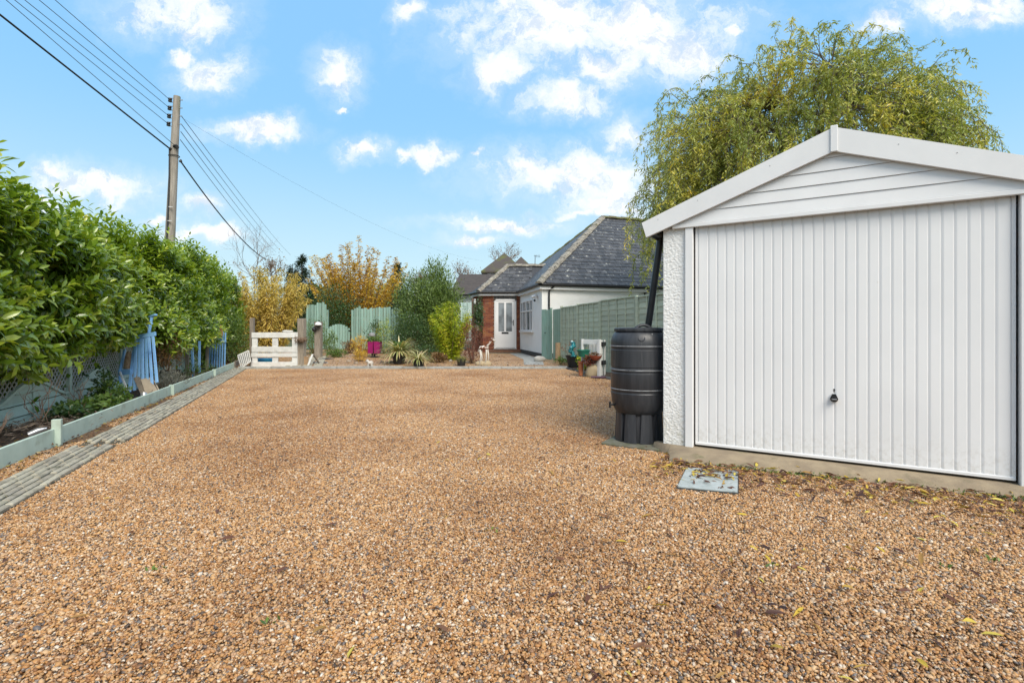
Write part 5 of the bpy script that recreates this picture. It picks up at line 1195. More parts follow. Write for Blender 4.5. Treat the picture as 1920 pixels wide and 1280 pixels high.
tw = MB(); rr = np.random.default_rng(9)
for k in range(90):
    a = rr.uniform(0, 6.28); p = np.array([WX(566) + .16 * math.cos(a), 14.70 + .12 * math.sin(a), WZ(636) + rr.normal(0, .04)]); d = rr.normal(0, 1, 3); d /= np.linalg.norm(d); tw.tube([p - d * .06, p + d * .06], .004, 3)
tag(tw.build('twigs', M_twig, nest, world=True), kind='stuff')
lamp = thing('dome_lamp', 'white dome lamp on the weathered post before the teal pickets', 'lamp', P(597, 606, 17.05)); c = P(596.5, 610, 16.98)
MB().lathe([(.0, .12), (.05, .115), (.10, .07), (.115, .02), (.10, 0)], 20, c=c).build('dome', mat('white_enamel', (.7, .7, .68), rough=.35), lamp, world=True, smooth=True)
MB().lathe([(.10, -.0), (.08, -.04), (.03, -.05), (0, -.05)], 20, c=c).build('glass_bowl', M_black, lamp, world=True, smooth=True); MB().tube([c + Vector((.0, .05, .12)), c + Vector((0, .03, .17)), c + Vector((.02, .1, .15))], .014, 6).build('hook', M_black, lamp, world=True)
MB().blob(P(589, 617, 17.0), (.08, .08, .085), 2, .08, 4).build('ball_float', M_blackpot, None, smooth='all'); tag(bpy.data.objects['ball_float'], 'dark ball hanging left of the weathered lamp post', 'ornament')
# slatted crate leaning by the gate, timber offcuts right of it
cr = thing('slatted_crate', 'small white slatted crate leaning on the slim gate post', 'crate', P(457, 690, 14.6)); a0, b0 = P(446, 666, 14.55), P(453, 690, 14.45); a1, b1 = P(466, 657, 14.6), P(470, 678, 14.55)
for k in range(7):
    t = k / 6; MB().bar(a0.lerp(a1, t), b0.lerp(b1, t), .03, .012, up=(0, -1, 0)).build('slat', M_whitewood, cr, world=True)
MB().bar(a0, a1, .03, .03).build('rail', M_whitewood, cr, world=True); MB().bar(b0 + Vector((0, .02, .02)), b1 + Vector((0, .02, .02)), .03, .03).build('rail', M_whitewood, cr, world=True); MB().bar(a0.lerp(b0, .5) + Vector((0, .03, 0)), a1.lerp(b1, .5) + Vector((0, .03, 0)), .25, .01, up=(0, -1, 0)).build('panel', M_blackpot, cr, world=True)
for k, (pa, pb_, w, lab) in enumerate(((( 576, 689, 14.7), (586, 664, 14.9), .05, 'pale batten propped to the right of the stout gate post'), ((587, 664, 14.95), (598, 680, 15.2), .05, 'dark batten meeting the pale one in a peak'))):
    o = MB().bar(P(*pa), P(*pb_), w, .03, bev=.003).build('batten', M_whitewood if k == 0 else M_wood); tag(o, lab, 'batten')
tag(MB().bar(P(572.5, 688, 14.8), P(573.5, 668, 14.8), .16, .02, up=(0, -1, 0)).build('offcut_board', mat('tan_board', (.36, .24, .14), (.28, .18, .10), 8, .8)), 'short tan board standing against the stout gate post', 'board')
tag(MB().box(P(497, 678, 15.4), (.55, .3, .22), None, .03).build('blue_bag', mat('blue_sheet', (.02, .16, .34), (.03, .28, .45), 6, .45, .01, 9)), 'folded blue sheet behind the lower gap of the pallet gate', 'sheet')
# paver path on the garden side
gpath = tag(thing('garden_path', None, None, (-6.2, 16, 0)), kind='structure')
pl = []
for j in range(7):
    for i in range(15):
        x = -6.45 + j * .155 - i * .07; y = 14.55 + i * .215 + (.1 if j % 2 else 0); pl.append((x + .0, y))
for (x, y) in pl:
    o = obj('paver', pav, None, gpath); o.location = Vector((x, y, gz(x, y) + .004)) - gpath.location; o.rotation_euler = (0, 0, math.pi / 2 + .3); o.scale = (1, 3.1, 1)
for k, (px, py) in enumerate(((590, 687), (601, 681), (612, 676))):
    c = G(px, py, .06); o = MB().box((0, 0, 0), (.42, .28, .03), None, .006).build('slate_flag', M_slate); o.location = (c.x, c.y, gz(c.x, c.y) + .02); o.rotation_euler = (.03, .04, k * .5); tag(o, ('front', 'middle', 'rear')[k] + ' of three dark slates lying left of the garden path', 'slate', 'slates beside the garden path')
# stepping path to the porch
tag(MB().prism([(-.1, 21.7, .055), (.45, 21.7, .055), (1.05, 17.6, .053), (.95, 15.0, .05), (.35, 15.0, .05), (.4, 17.6, .053)], (0, 0, .006)).build('porch_path', M_kerb), kind='structure')

# ---------------------------------------------------------------- pots and ornaments by the kerb
def at(px, py): c = G(px, py, .03); return (c.x, c.y, gz(c.x, c.y) + .002)
p = at(748, 684); o = pot('plant_pot', 'large black pot with the big variegated strap leaved plant', p, .205, .33, M_blackpot)
ph = thing('strap_plant', 'big variegated strap leaved plant in the large black pot', 'plant', (p[0], p[1], p[2] + .3)); strap_plant(ph, (p[0], p[1], p[2] + .31), 170, .84, K_phor, 1, .046)
bush('green_shrub', 'dark leafy plant sharing the large black pot', (p[0], p[1] - .03, p[2] + .47), (.24, .2, .2), 700, .06, .5, K_mid, 91, base=p[2] + .29, stems=3, clump=16)
p = at(785, 689); o = pot('plant_pot', 'smaller black pot at the kerb right of the large one', p, .165, .25, M_blackpot)
ph = thing('strap_plant', 'pale striped strap leaved plant in the smaller black pot', 'plant', (p[0], p[1], p[2] + .23)); strap_plant(ph, (p[0], p[1], p[2] + .24), 150, .56, K_phor, 2, .030, 1.1)
p = at(865, 686); o = pot('plant_pot', 'low dark pot under the tufted pale grass', p, .14, .2, M_blackpot)
K_tuft = leafmat('tuft_grass', [(0, (.20, .22, .05)), (1, (.42, .40, .14))], .5, .3); ph = thing('grass_tuft', 'domed pale grass tuft in the low dark pot', 'plant', (p[0], p[1], p[2] + .18)); strap_plant(ph, (p[0], p[1], p[2] + .19), 260, .26, K_tuft, 3, .006, 1.5)
# magenta planter on a stand
c = Vector(gp(703, 0, 17.4)); mg = thing('magenta_planter', 'bright magenta planter on a black stand before the pickets', 'planter', c); k = 17.4 / F; X = lambda px: (px - HX) * k; Z = lambda py: CAMZ - (py - HY) * k
M_mag = mat('magenta_glaze', (.27, .008, .11), (.21, .006, .085), 6, .4)
def tub(x0, x1, nm):
    cx, w, d = (x0 + x1) / 2, x1 - x0, .16; z0, z1 = Z(662), Z(640); q0 = [(cx - w * .44, 17.4 - d * .85, z0), (cx + w * .44, 17.4 - d * .85, z0), (cx + w * .44, 17.4 + d * .85, z0), (cx - w * .44, 17.4 + d * .85, z0)]; q1 = [(cx - w / 2, 17.4 - d, z1), (cx + w / 2, 17.4 - d, z1), (cx + w / 2, 17.4 + d, z1), (cx - w / 2, 17.4 + d, z1)]
    MB().add(q0 + q1, [(3, 2, 1, 0), (4, 5, 6, 7), (0, 1, 5, 4), (1, 2, 6, 5), (2, 3, 7, 6), (3, 0, 4, 7)]).build(nm, M_mag, mg, world=True)
tub(X(691.5), X(701.5), 'trough'); tub(X(702.5), X(714.5), 'trough')
st = MB(); st.box((X(702), 17.4, Z(664)), (.16, .16, .03)); st.tube([(X(702), 17.4, Z(663)), (X(702), 17.4, c.z)], .03, 8); st.box((X(702), 17.4, c.z + .02), (.2, .2, .03)); st.build('stand', M_blackpot, mg, world=True)
bush('green_shrub', 'fresh green trailing plant in the magenta planter', (X(703), 17.38, Z(638)), (.26, .16, .1), 700, .05, .55, K_mid, 92, base=Z(643), stems=3, clump=16)
bh = thing('bird_bath', 'grey domed bird feeder behind the magenta planter', 'bird feeder', gp(698, 0, 18.0)); MB().tube([bh.location, P(697.5, 628, 18.0)], .03, 8).build('pole', M_blackpot, bh, world=True); MB().lathe([(.11, 0), (.12, .04), (.09, .10), (.0, .14)], 18, c=P(697.5, 630, 18.0)).build('dome', mat('stone_grey', (.3, .3, .3), (.2, .2, .2), 8, .8), bh, world=True, smooth=True)
for k, (px, py, r1, h1) in enumerate(((672, 668, .15, .24), (686, 671, .10, .15))):
    pot('terracotta_pot', ('larger', 'smaller')[k] + ' terracotta pot among the plants left of the magenta planter', at(px, py), r1, h1, MATS['terracotta'])
# giraffe sculpture on stones
def giraffe():
    Y = 14.9; k = Y / F; Q = lambda px, py, dy=0: Vector(((px - HX) * k, Y + dy, CAMZ - (py - HY) * k)); g = thing('giraffe_sculpture', 'small brown and white wooden giraffe sculpture by the kerb', 'sculpture', Q(910, 690))
    MBr = mat('driftwood_patches', (.62, .58, .52), (.15, .045, .02), 16, .7, lo=.46, hi=.54); b = MB()
    b.tube([Q(897.5, 655), Q(901, 652), Q(907, 651.5), Q(913, 652.5), Q(916, 650)], [.02, .055, .065, .055, .03], 10); b.tube([Q(912, 652), Q(917, 644), Q(921, 638.5)], [.045, .03, .026], 9); b.tube([Q(920, 639), Q(924, 636), Q(928.5, 640)], [.03, .035, .014], 9)
    b.build('body', MBr, g, world=True, smooth='all')
    lm = mat('bleached_wood', (.66, .63, .58), (.5, .46, .4), 10, .8); 
    for (a, m_, e, dy) in (((900, 655), (901.5, 668), (899, 688), -.04), ((902, 655), (903.5, 670), (902, 687), .04), ((912, 655), (912, 668), (910, 688), -.04), ((914, 654), (916, 668), (914.5, 684), .04)): MB().tube([Q(*a, dy), Q(*m_, dy), Q(*e, dy)], [.024, .017, .015], 7).build('leg', lm, g, world=True, smooth='all')
    for x in (922, 924.5): MB().tube([Q(x, 636), Q(x + .5, 632.5)], [.010, .007], 6).build('horn', lm, g, world=True)
    MB().tube([Q(898, 654), Q(896.5, 658), Q(896, 666)], [.010, .008, .006], 6).build('tail', MBr, g, world=True)
    for kk, (px, py, rr_, lab) in enumerate(((900, 687, (.15, .12, .09), 'left of two pale boulders under the giraffe'), (912, 687, (.17, .12, .09), 'right of two pale boulders under the giraffe'))): 
        o = MB().blob((0, 0, 0), rr_, 3, .06, 20 + kk).build('boulder', mat('sandstone', (.42, .34, .22), (.34, .27, .17), 6, .9, .004, 30), None, smooth='all'); q = Q(px, py); o.location = (q.x, Y + .06, .09); tag(o, lab, 'stone')
giraffe()
# white dog ornament
def dog():
    Y = 14.75; k = Y / F; Q = lambda px, py, dy=0: Vector(((px - HX) * k, Y + dy, CAMZ - (py - HY) * k)); g = thing('dog_ornament', 'little white dog ornament on the gravel at the kerb', 'ornament', Q(694, 689)); m = mat('white_stone', (.58, .55, .5), (.42, .39, .35), 14, .85); b = MB()
    b.tube([Q(699.5, 681), Q(697, 680), Q(692, 680), Q(690, 678)], [.03, .062, .055, .04], 10); b.blob(Q(689, 677), (.05, .045, .045), 2, .06, 2); b.tube([Q(688, 677.5), Q(686, 678.5)], [.03, .02], 8); b.build('body', m, g, world=True, smooth='all')
    for (x, dy) in ((691, -.03), (691.5, .03), (697.5, -.03), (698, .03)): MB().tube([Q(x, 681, dy), Q(x, 689, dy)], [.022, .018], 7).build('leg', m, g, world=True)
    for x in (688.5, 690): MB().blob(Q(x, 674.5), (.014, .01, .022), 1, .05, 3).build('ear', m, g, world=True)
dog()
# border stones along the bed behind the kerb
M_rock = mat('border_rock', (.36, .30, .23), (.22, .18, .14), 9, .9, .004, 40, vary=.3)
st = [(655, 681), (668, 684), (716, 682), (723, 684), (733, 682), (800, 678), (808, 677), (816, 679), (826, 676), (834, 675), (845, 680), (878, 682), (770, 682)]
sw = ['flat brown', 'round', 'long rusty', 'small buff', 'knobbly', 'pale', 'squat', 'smooth', 'pinkish', 'blunt', 'low', 'brownish', 'little']
for k, (px, py) in enumerate(st):
    p = at(px, py); rr_ = random.uniform(.06, .10); o = MB().blob((0, 0, 0), (rr_ * random.uniform(1, 1.6), rr_, rr_ * .7), 2, .10, 60 + k).build('border_stone', M_rock, None, smooth='all'); o.location = (p[0], p[1], p[2] + .02); o.rotation_euler = (0, 0, random.uniform(0, 3)); tag(o, ('first','second','third','fourth','fifth','sixth','seventh','eighth','ninth','tenth','eleventh','twelfth','thirteenth')[sorted(q_[0] for q_ in st).index(px)] + ' border stone behind the kerb counted from the pallet gate', 'stone', 'border stones behind the kerb')
p = at(1012, 679); o = MB().blob((0, 0, .07), (.20, .15, .11), 3, .05, 88).build('boulder', mat('pale_stone', (.44, .42, .38), (.34, .32, .29), 6, .9, .003, 30), None, smooth='all'); o.location = p; tag(o, 'smooth pale boulder at the foot of the white bungalow wall', 'stone')
# louvred shutter panel and post with hanging basket, beside the porch
sh = thing('shutter_screen', 'pale teal louvred shutter screen behind the lime bamboo', 'screen', gp(877, 0, 18.4)); k = 18.4 / F; X = lambda px: (px - HX) * k; Z = lambda py: CAMZ - (py - HY) * k
M_shut = mat('shutter_paint', (.40, .52, .48), (.33, .45, .41), 5, .7, vary=.06)
for (a, b_) in ((865.5, 875), (876.5, 884.5)):
    for x in (a, b_): MB().box((X(x), 18.4, (Z(567) + Z(640)) / 2), (.045, .035, Z(567) - Z(640))).build('stile', M_shut, sh, world=True)
    for j in range(26):
        z = Z(569) - j * (Z(569) - Z(639)) / 25; MB().box(((X(a) + X(b_)) / 2, 18.4, z), (X(b_) - X(a) - .04, .05, .010), Euler((R(40), 0, 0)).to_matrix()).build('louvre', M_shut, sh, world=True)
post(884.5, 889.5, 560, 17.6, 'dark slim post carrying the hanging basket by the porch', m=mat('dark_post', (.16, .10, .08), (.10, .07, .055), 8, .85))
hb = thing('hanging_basket', 'dark trailing foliage of the hanging basket on the porch post', 'hanging basket', P(897, 590, 17.4)); r1 = np.random.default_rng(4); n = 1500; q = r1.normal(0, 1, (n, 3)) * np.array([.085, .08, .26]) + np.array(P(897, 592, 17.4)); leaves('foliage', q, r1.normal(0, 1, (n, 3)) - np.array([0, 0, .5]), r1.normal(0, .5, (n, 3)) + np.array([0, -.3, 1]), .06, .03, K_dark, hb)
MB().lathe([(.11, .0), (.13, .09), (.12, .09)], 16, c=P(897, 599, 17.4)).build('bowl', M_blackpot, hb, world=True); MB().tube([P(890, 566, 17.5), P(895, 566, 17.45), P(897, 570, 17.4), P(897, 590, 17.4)], .008, 6).build('bracket', M_black, hb, world=True)
q = P(894, 620, 17.45); o = thing('wall_planter', 'small cream pot fixed to the post below the hanging basket', 'pot', q); MB().lathe([(.055, 0), (.085, .17), (.07, .17), (.06, .15), (0, .15)], 18).build('body', mat('cream_glaze', (.60, .58, .50), rough=.5), o, smooth=True)
q = P(890.5, 567, 17.5); o = thing('bird_ornament', 'white bird shaped ornament at the top of the porch post', 'ornament', q); b = MB(); b.blob((0, 0, 0), (.05, .05, .075), 2, .05, 1); b.blob((0, 0, .09), (.03, .03, .035), 2, .05, 2); b.build('body', mat('white_ceramic', (.7, .7, .68), rough=.4), o, smooth='all'); MB().tube([(0, -.02, .09), (0, -.06, .085)], [.012, .003], 6).build('beak', M_black, o)

# litter, chips and self-sown bits over the garden gravel
q = []
for _ in range(2600):
    x, y = rng.uniform(-8.0, .8), 14.3 + 7 * rng.random() ** 1.6
    if -.3 < x and y > 16: continue
    q.append((x, y, gz(x, y) + .012))
litter('garden_litter', q, M_dead, 'dead leaves and chippings over the garden gravel beyond the kerb', (.03, .09))
for k_, (px, Y, w, h, m, lab) in enumerate(((632, 17.5, .35, .16, K_mid, 'low green cushion left of the garden path end'), (655, 19.0, .3, .3, K_brown, 'dead stemmed clump in front of the arched gate post'), (742, 17.2, .45, .28, K_dark, 'dark low plant behind the large black pot'),
        (795, 16.4, .45, .30, K_dark, 'dark mounded plant between the striped plants and the bamboo'), (822, 15.8, .25, .16, K_brown, 'brown clump in front of the lime bamboo'), (760, 19.5, .5, .7, K_dark, 'bluish dark shrub against the right end of the pickets'), (620, 19.6, .28, .42, K_mid, 'weedy green clump left of the arched gate'))):
    bush('garden_plant', lab, (P(px, 600, Y).x, Y, gz(P(px, 600, Y).x, Y) + h * .8), (w, w * .8, h), 1100, .07, .35, m, 200 + k_, 'plant', clump=16, stems=4)
# ---------------------------------------------------------------- things in the left bed
def bp(px, py): c = G(px, py, .05); return Vector((c.x, c.y, .04))
# leaning blue slatted frame
def blue_frame():
    Y = 8.2; k = Y / F; Q = lambda px, py, dy=0.0: Vector(((px - HX) * k, Y + dy, CAMZ - (py - HY) * k)); g = thing('blue_slat_frame', 'blue painted slatted wooden seat leaning under the laurel', 'garden seat', Q(250, 738))
    top = [(238, 634), (244, 633), (250, 632.5), (256.5, 632), (262.5, 631), (270, 630)]; bot = [(254, 732), (262, 729), (270, 725), (278, 722), (287, 722), (296, 717)]
    for (a, b_) in zip(top, bot): MB().bar(Q(*a, .20), Q(*b_, -.02), .043, .018, up=(0, -1, .2), bev=.003).build('slat', M_blue, g, world=True)
    MB().bar(Q(230, 634, .19), Q(275, 626, .21), .07, .03, up=(0, -1, .2), bev=.004).build('top_rail', M_blue, g, world=True)
    MB().bar(Q(212, 655, .25), Q(220, 700, .05), .03, .05, bev=.004).build('side_post', M_blue, g, world=True); MB().bar(Q(234, 645, .22), Q(243, 735, -.01), .05, .03, up=(0, -1, .2), bev=.004).build('side_post', M_blue, g, world=True)
    MB().bar(Q(215, 699, .10), Q(240, 697, .08), .06, .09, bev=.004).build('seat_rail', M_blue, g, world=True); MB().bar(Q(221, 705, .06), Q(233, 745, -.02), .06, .03, bev=.004).build('leg', M_blue, g, world=True)
    MB().bar(Q(259, 626, .24), Q(257, 592, .34), .035, .03, bev=.003).build('arm_post', M_blue, g, world=True); MB().bar(Q(251, 593, .36), Q(268, 589, .30), .05, .03, bev=.003).build('arm', M_blue, g, world=True); MB().bar(Q(249, 612, .32), Q(260, 606, .30), .05, .02, bev=.003).build('arm', M_blue, g, world=True)
    c = Q(227, 694, .16); o = thing('wood_cone', 'tan bark cone ornament standing inside the blue seat', 'ornament', c); MB().lathe([(.062, 0), (.068, .06), (.055, .18), (.030, .28), (.0, .31)], 14).build('body', mat('bark_cone', (.46, .32, .20), (.24, .15, .09), 22, .9, .006, 40), o, smooth=True)
blue_frame()
def plank(px0, py0, Y0, px1, py1, Y1, w, m, label, name='plank', t=.022):
    o = MB().bar(P(px0, py0, Y0), P(px1, py1, Y1), w, t, up=(.2, -1, .2), bev=.003).build(name, m); return tag(o, label, 'plank')
plank(296, 737, 8.1, 268, 682, 8.45, .05, mat('dark_plank', (.045, .04, .035), (.03, .026, .022), 8, .85), 'dark narrow plank leaning across the blue slats')
plank(272, 742, 8.0, 252, 698, 8.3, .085, M_wood, 'weathered plank leaning left of the stone plaque'); plank(240, 735, 8.0, 225, 697, 8.2, .028, M_whitewood, 'thin pale cane leaning in front of the blue seat')
pl_ = thing('stone_plaque', 'tan carved stone plaque leaning by the edging', 'plaque', P(280, 738, 8.05)); q = [P(264, 711, 8.15), P(275, 709, 8.2), P(284, 716, 8.2), P(294, 737, 8.05), P(275, 745, 7.95)]
MB().prism(q, (0.01, .07, .01)).build('slab', mat('tan_stone', (.44, .36, .26), (.34, .27, .19), 7, .9, .004, 35), pl_, world=True); MB().tube([P(278, 736, 7.97), P(284, 735, 7.98), P(286, 731, 8.0)], .006, 6).build('carved_line', mat('carved_groove', (.2, .15, .1)), pl_, world=True)
c = bp(244, 757); o = pot('terracotta_pot', 'tiny pale pot at the edging below the blue seat', (edge_x(7.45) - .12, 7.45, .03), .05, .08, mat('pale_pot', (.5, .42, .38), rough=.8)); 
tl = thing('solar_light', 'fallen silver solar light on the near soil', 'garden light', (edge_x(4.95) - .28, 4.95, .10)); MB().tube([(0, 0, 0), (.05, .05, .03), (.10, .09, .045)], [.028, .030, .012], 12).build('tube', mat('brushed_silver', (.6, .6, .62), rough=.3, metal=.6), tl, smooth=True)
tl2 = thing('solar_light', 'silver solar light leaning in the leaves below the blue seat', 'garden light', (edge_x(7.55) - .13, 7.6, .05)); MB().tube([(0, 0, 0), (-.04, .06, .10)], [.035, .045], 12).build('tube', MATS['brushed_silver'], tl2, smooth=True)
# potted brown conifer, lavender, seedlings
def bed_at(y, off): return (edge_x(y) - off, y, .03)
p = bed_at(9.75, .42); pot('plant_pot', 'big black pot holding the brown conifer under the laurel', p, .20, .30, M_blackpot); bush('potted_conifer', 'browned conifer in the big black pot', (p[0], p[1], .72), (.27, .25, .40), 3600, .05, .22, K_brown, 101, 'conifer', base=.32, clump=26, up=.6)
bush('lavender', 'grey green lavender bush behind the edging', (edge_x(9.15) - .22, 9.15, .16), (.30, .28, .20), 2600, .06, .12, K_grey, 102, 'plant', base=.03, clump=22, up=1.1)
bush('leafy_plant', 'dark green leafy plant in front of the blue seat', (edge_x(7.2) - .45, 7.2, .18), (.26, .24, .18), 800, .05, .55, K_mid, 103, 'plant', base=.03, kind='broad', clump=14)
bush('leafy_plant', 'tangled holly like plant left of the blue seat', (edge_x(7.2) - .62, 7.25, .32), (.16, .2, .26), 420, .05, .6, K_dark, 104, 'plant', base=.03, kind='broad', clump=12)
for k, (y, off, r1, lab) in enumerate(((6.35, .5, .24, 'low green ground plant by the wavy fence post'), (5.95, .35, .20, 'low green ground plant nearest the edging peg'), (6.8, .35, .22, 'low green ground plant left of the tiny pot'), (11.0, .3, .22, 'spiky green plant beside the black conifer pot'), (12.3, .35, .25, 'green plant before the far blue pickets'))):
    bush('ground_plant', lab, (edge_x(y) - off, y, .12), (r1, r1 * 1.3, .12 if k < 3 else .22), 420, .065, .62 if k < 3 else .2, K_mid if k != 1 else K_dark, 110 + k, 'plant', base=.03, kind='broad', clump=9, stems=4)
bush('ivy_leaf', 'pale green seedling at the near end of the bed', (edge_x(4.15) - .16, 4.15, .10), (.07, .07, .05), 60, .05, .6, K_lime, 120, 'plant', base=.03, kind='broad', clump=6, stems=2)
def dry(y, off, h, n, label, seed):
    r = np.random.default_rng(seed); o = thing('dry_stems', label, 'plant', bed_at(y, off)); mb = MB(); pts = []
    for k in range(n):
        d = np.array([r.normal(0, .5), r.normal(0, .5), 1.0]); branches(mb, (edge_x(y) - off + r.normal(0, .04), y + r.normal(0, .04), .03), d, h * r.uniform(.4, .6), .006, 2, r, pts, .45, .1, 2)
    mb.build('stem', mat('dry_stalk', (.34, .22, .15), (.24, .15, .10), 14, .9), o, world=True)
dry(5.6, .52, .55, 5, 'bare dry stems in front of the first wavy fence panel', 1); dry(6.75, .62, .38, 9, 'tuft of reddish dry stalks before the second wavy panel', 2); dry(4.7, .45, .3, 6, 'bare dry stems on the near soil mound', 3)
r_ = np.random.default_rng(77); pts = np.column_stack([edge_x(5.3) - .45 + r_.normal(0, .16, 420), 5.3 + r_.normal(0, .28, 420), .10 + r_.uniform(0, .06, 420)]); a = r_.uniform(0, 6.28, 420)
tag(leaves('bark_mulch', pts, np.column_stack([np.cos(a), np.sin(a), r_.normal(0, .3, 420)]), r_.normal(0, .4, (420, 3)) + np.array([0, 0, 1]), r_.uniform(.05, .13, 420), .012, mat('mulch', (.15, .10, .07), (.24, .18, .13), 20, .95), None, 'simple'), 'dry mulch and stalks heaped on the near soil mound', 'mulch', kind='stuff')
# far blue pickets
bf = thing('blue_picket_panel', 'bright blue picket panel under the far laurel', 'fence panel', (edge_x(13.2) - .25, 13.2, 0))
for k in range(7):
    x = edge_x(13.2) - .42 + k * .055; MB().box((x, 13.2 + .02 * k, .56 + .012 * (k % 3)), (.036, .016, .92), Euler((0, .03, 0)).to_matrix(), .003).build('picket', M_blue, bf, world=True)
MB().box((edge_x(13.2) - .25, 13.28, .8), (.42, .02, .05)).build('rail', M_blue, bf, world=True)
c0 = Vector((edge_x(13.2) - .10, 13.14, .98)); ow = thing('wooden_bird', 'orange tan wooden bird on the blue pickets', 'ornament', c0); MB().lathe([(.02, -.08), (.05, -.04), (.055, .05), (.035, .12), (.04, .16), (.025, .22), (0, .24)], 12).build('body', mat('tan_wood', (.50, .28, .12), (.38, .2, .08), 12, .7), ow, smooth=True); MB().tube([(0, -.03, .17), (0, -.07, .16)], [.012, .003], 6).build('beak', M_black, ow)
for k, (y, off, w, h, m, lab) in enumerate(((11.6, .42, .05, .75, M_blue, 'single blue stake right of the conifer pot'), (12.05, .40, .05, .8, M_blue, 'second blue stake nearer the far blue pickets'), (11.35, .5, .08, .72, M_wood, 'brown stake behind the first blue stake'), (12.7, .38, .07, .8, M_wood, 'brown stake left of the far blue pickets'))):
    o = MB().box((0, 0, h / 2), (w, .03, h), None, .004).build('stake', m); o.location = bed_at(y, off); o.rotation_euler = (0, random.uniform(-.06, .06), .2); tag(o, lab, 'stake', 'stakes in the left bed')

# ---------------------------------------------------------------- planted strip under the green fence
def fb(y, off): return (rf_x(y) - off, y, .03)
o = MB().cyl((0, 0, 0), (0, 0, .66), .085, .08, 16).build('log_post', mat('log_wood', (.40, .28, .16), (.28, .19, .11), 9, .9, .004, 40, stretch=(3, 3, .5)), smooth=True); o.location = fb(15.6, .42); tag(o, 'round upright log at the far end of the fence strip', 'log')
p = fb(14.4, .33); pot('plant_pot', 'wide black pot with bare twigs below the green fence', p, .24, .34, M_blackpot, flare=.7)
tw = thing('bare_shrub', 'bare twiggy shrub in the wide black pot', 'shrub', (p[0], p[1], .33)); mb = MB(); pts = []; r2 = np.random.default_rng(8)
for k in range(6): branches(mb, (p[0] + r2.normal(0, .06), p[1] + r2.normal(0, .05), .32), (r2.normal(-.2, .5), r2.normal(0, .4), 1), .20, .008, 3, r2, pts, .5, .1, 2)
mb.build('stem', M_twig, tw, world=True); q = np.array([tuple(v) for v in pts]); leaves('crown', q, r2.normal(0, 1, q.shape), r2.normal(0, 1, q.shape), .04, .02, K_red, tw)
bush('yellow_plant', 'yellow green plant right of the wide black pot', (rf_x(13.4) - .36, 13.4, .30), (.24, .22, .26), 900, .06, .5, K_lime, 130, 'plant', base=.03, kind='broad', clump=10)
bush('leafy_plant', 'small green plant at the foot of the round log', (rf_x(15.1) - .42, 15.1, .14), (.26, .2, .13), 380, .06, .5, K_mid, 131, 'plant', base=.03, kind='broad', clump=8)
Yb = 13.9; k = Yb / F; gx_ = (1072.5 - HX) * k
gl = thing('glass_ornament', 'twisted teal glass ornament on a stem against the green fence', 'ornament', (gx_, Yb, .03)); M_tg = mat('teal_glass', (.006, .13, .16), (.015, .24, .27), 9, .12, coat=.5)
MB().tube([(gx_, Yb, .03), (gx_, Yb, CAMZ - (668 - HY) * k)], .008, 6).build('stem', M_black, gl, world=True); mb = MB()
for j in range(9): z = CAMZ - (667 - j * 3.0 - HY) * k; a = j * .9; mb.blob((gx_ + .04 * math.cos(a), Yb + .03 * math.sin(a), z), (.075, .06, .045), 2, .18, j)
mb.build('body', M_tg, gl, world=True, smooth='all'); MB().blob((gx_, Yb, CAMZ - (640 - HY) * k), (.03, .03, .03), 2, .05, 5).build('top_bead', mat('clear_bead', (.6, .75, .75), rough=.1), gl, world=True, smooth='all')
# upright white pallet with pots
YA = 11.75; k = YA / F; PX = lambda px: (px - HX) * k; PZ = lambda py: CAMZ - (py - HY) * k
wp = thing('white_pallet', 'white pallet planter stood on end against the green fence', 'pallet', (PX(1116), YA, .02))
fr0, fr1 = Vector((PX(1095), YA + .25, 0)), Vector((PX(1122), YA - .1, 0)); bk0, bk1 = fr1, Vector((PX(1138), YA + .25, 0))
zt, zb_ = PZ(636), PZ(712)
def up_bar(p, z0, z1, w, t, nm, d): MB().box((p.x, p.y, (z0 + z1) / 2), (w, t, z1 - z0), frame(d), .004).build(nm, M_whitewood, wp, world=True)
d0 = (fr1 - fr0).normalized(); d1 = (bk1 - bk0).normalized()
up_bar(fr0, zb_, zt, .045, .06, 'stile', d0); up_bar(fr1, zb_, zt, .075, .06, 'stile', d0)
for z, h in ((PZ(641), .11), (PZ(678), .09), (PZ(709), .06)): MB().bar(Vector((fr0.x, fr0.y, z)), Vector((fr1.x, fr1.y, z)), .03, h, bev=.003).build('rail', M_whitewood, wp, world=True)
for t in (.28, .48, .66, .84): q = fr0.lerp(fr1, t) + Vector((.10, .14, 0)); up_bar(q, zb_ + .02, zt - .03, .075, .018, 'back_slat', d0)
for t in (.45, .95): q = bk0.lerp(bk1, t); up_bar(q, zb_, zt - .02, .10, .02, 'side_slat', d1)
for z in (PZ(645), PZ(680)): q = bk0.lerp(bk1, .6); MB().box((q.x, q.y - .02, z), (.20, .10, .10), frame(d1), .01).build('pallet_block', M_blackpot, wp, world=True)
M_terra = MATS['terracotta']
q = Vector((PX(1115), YA - .12, PZ(675))); o = thing('bowl_pot', 'shallow terracotta bowl of dry plants hung on the white pallet', 'pot', q); MB().lathe([(.05, 0), (.12, .05), (.15, .11), (.135, .11), (.11, .07), (0, .07)], 22).build('body', mat('red_terracotta', (.42, .10, .045), (.34, .08, .04), 10, .75), o, smooth=True)
bush('brown_plant', 'dry brown plants in the shallow terracotta bowl', (q.x, q.y, q.z + .13), (.13, .13, .05), 260, .04, .5, K_brown, 140, 'plant', base=q.z + .08, clump=8, stems=3)
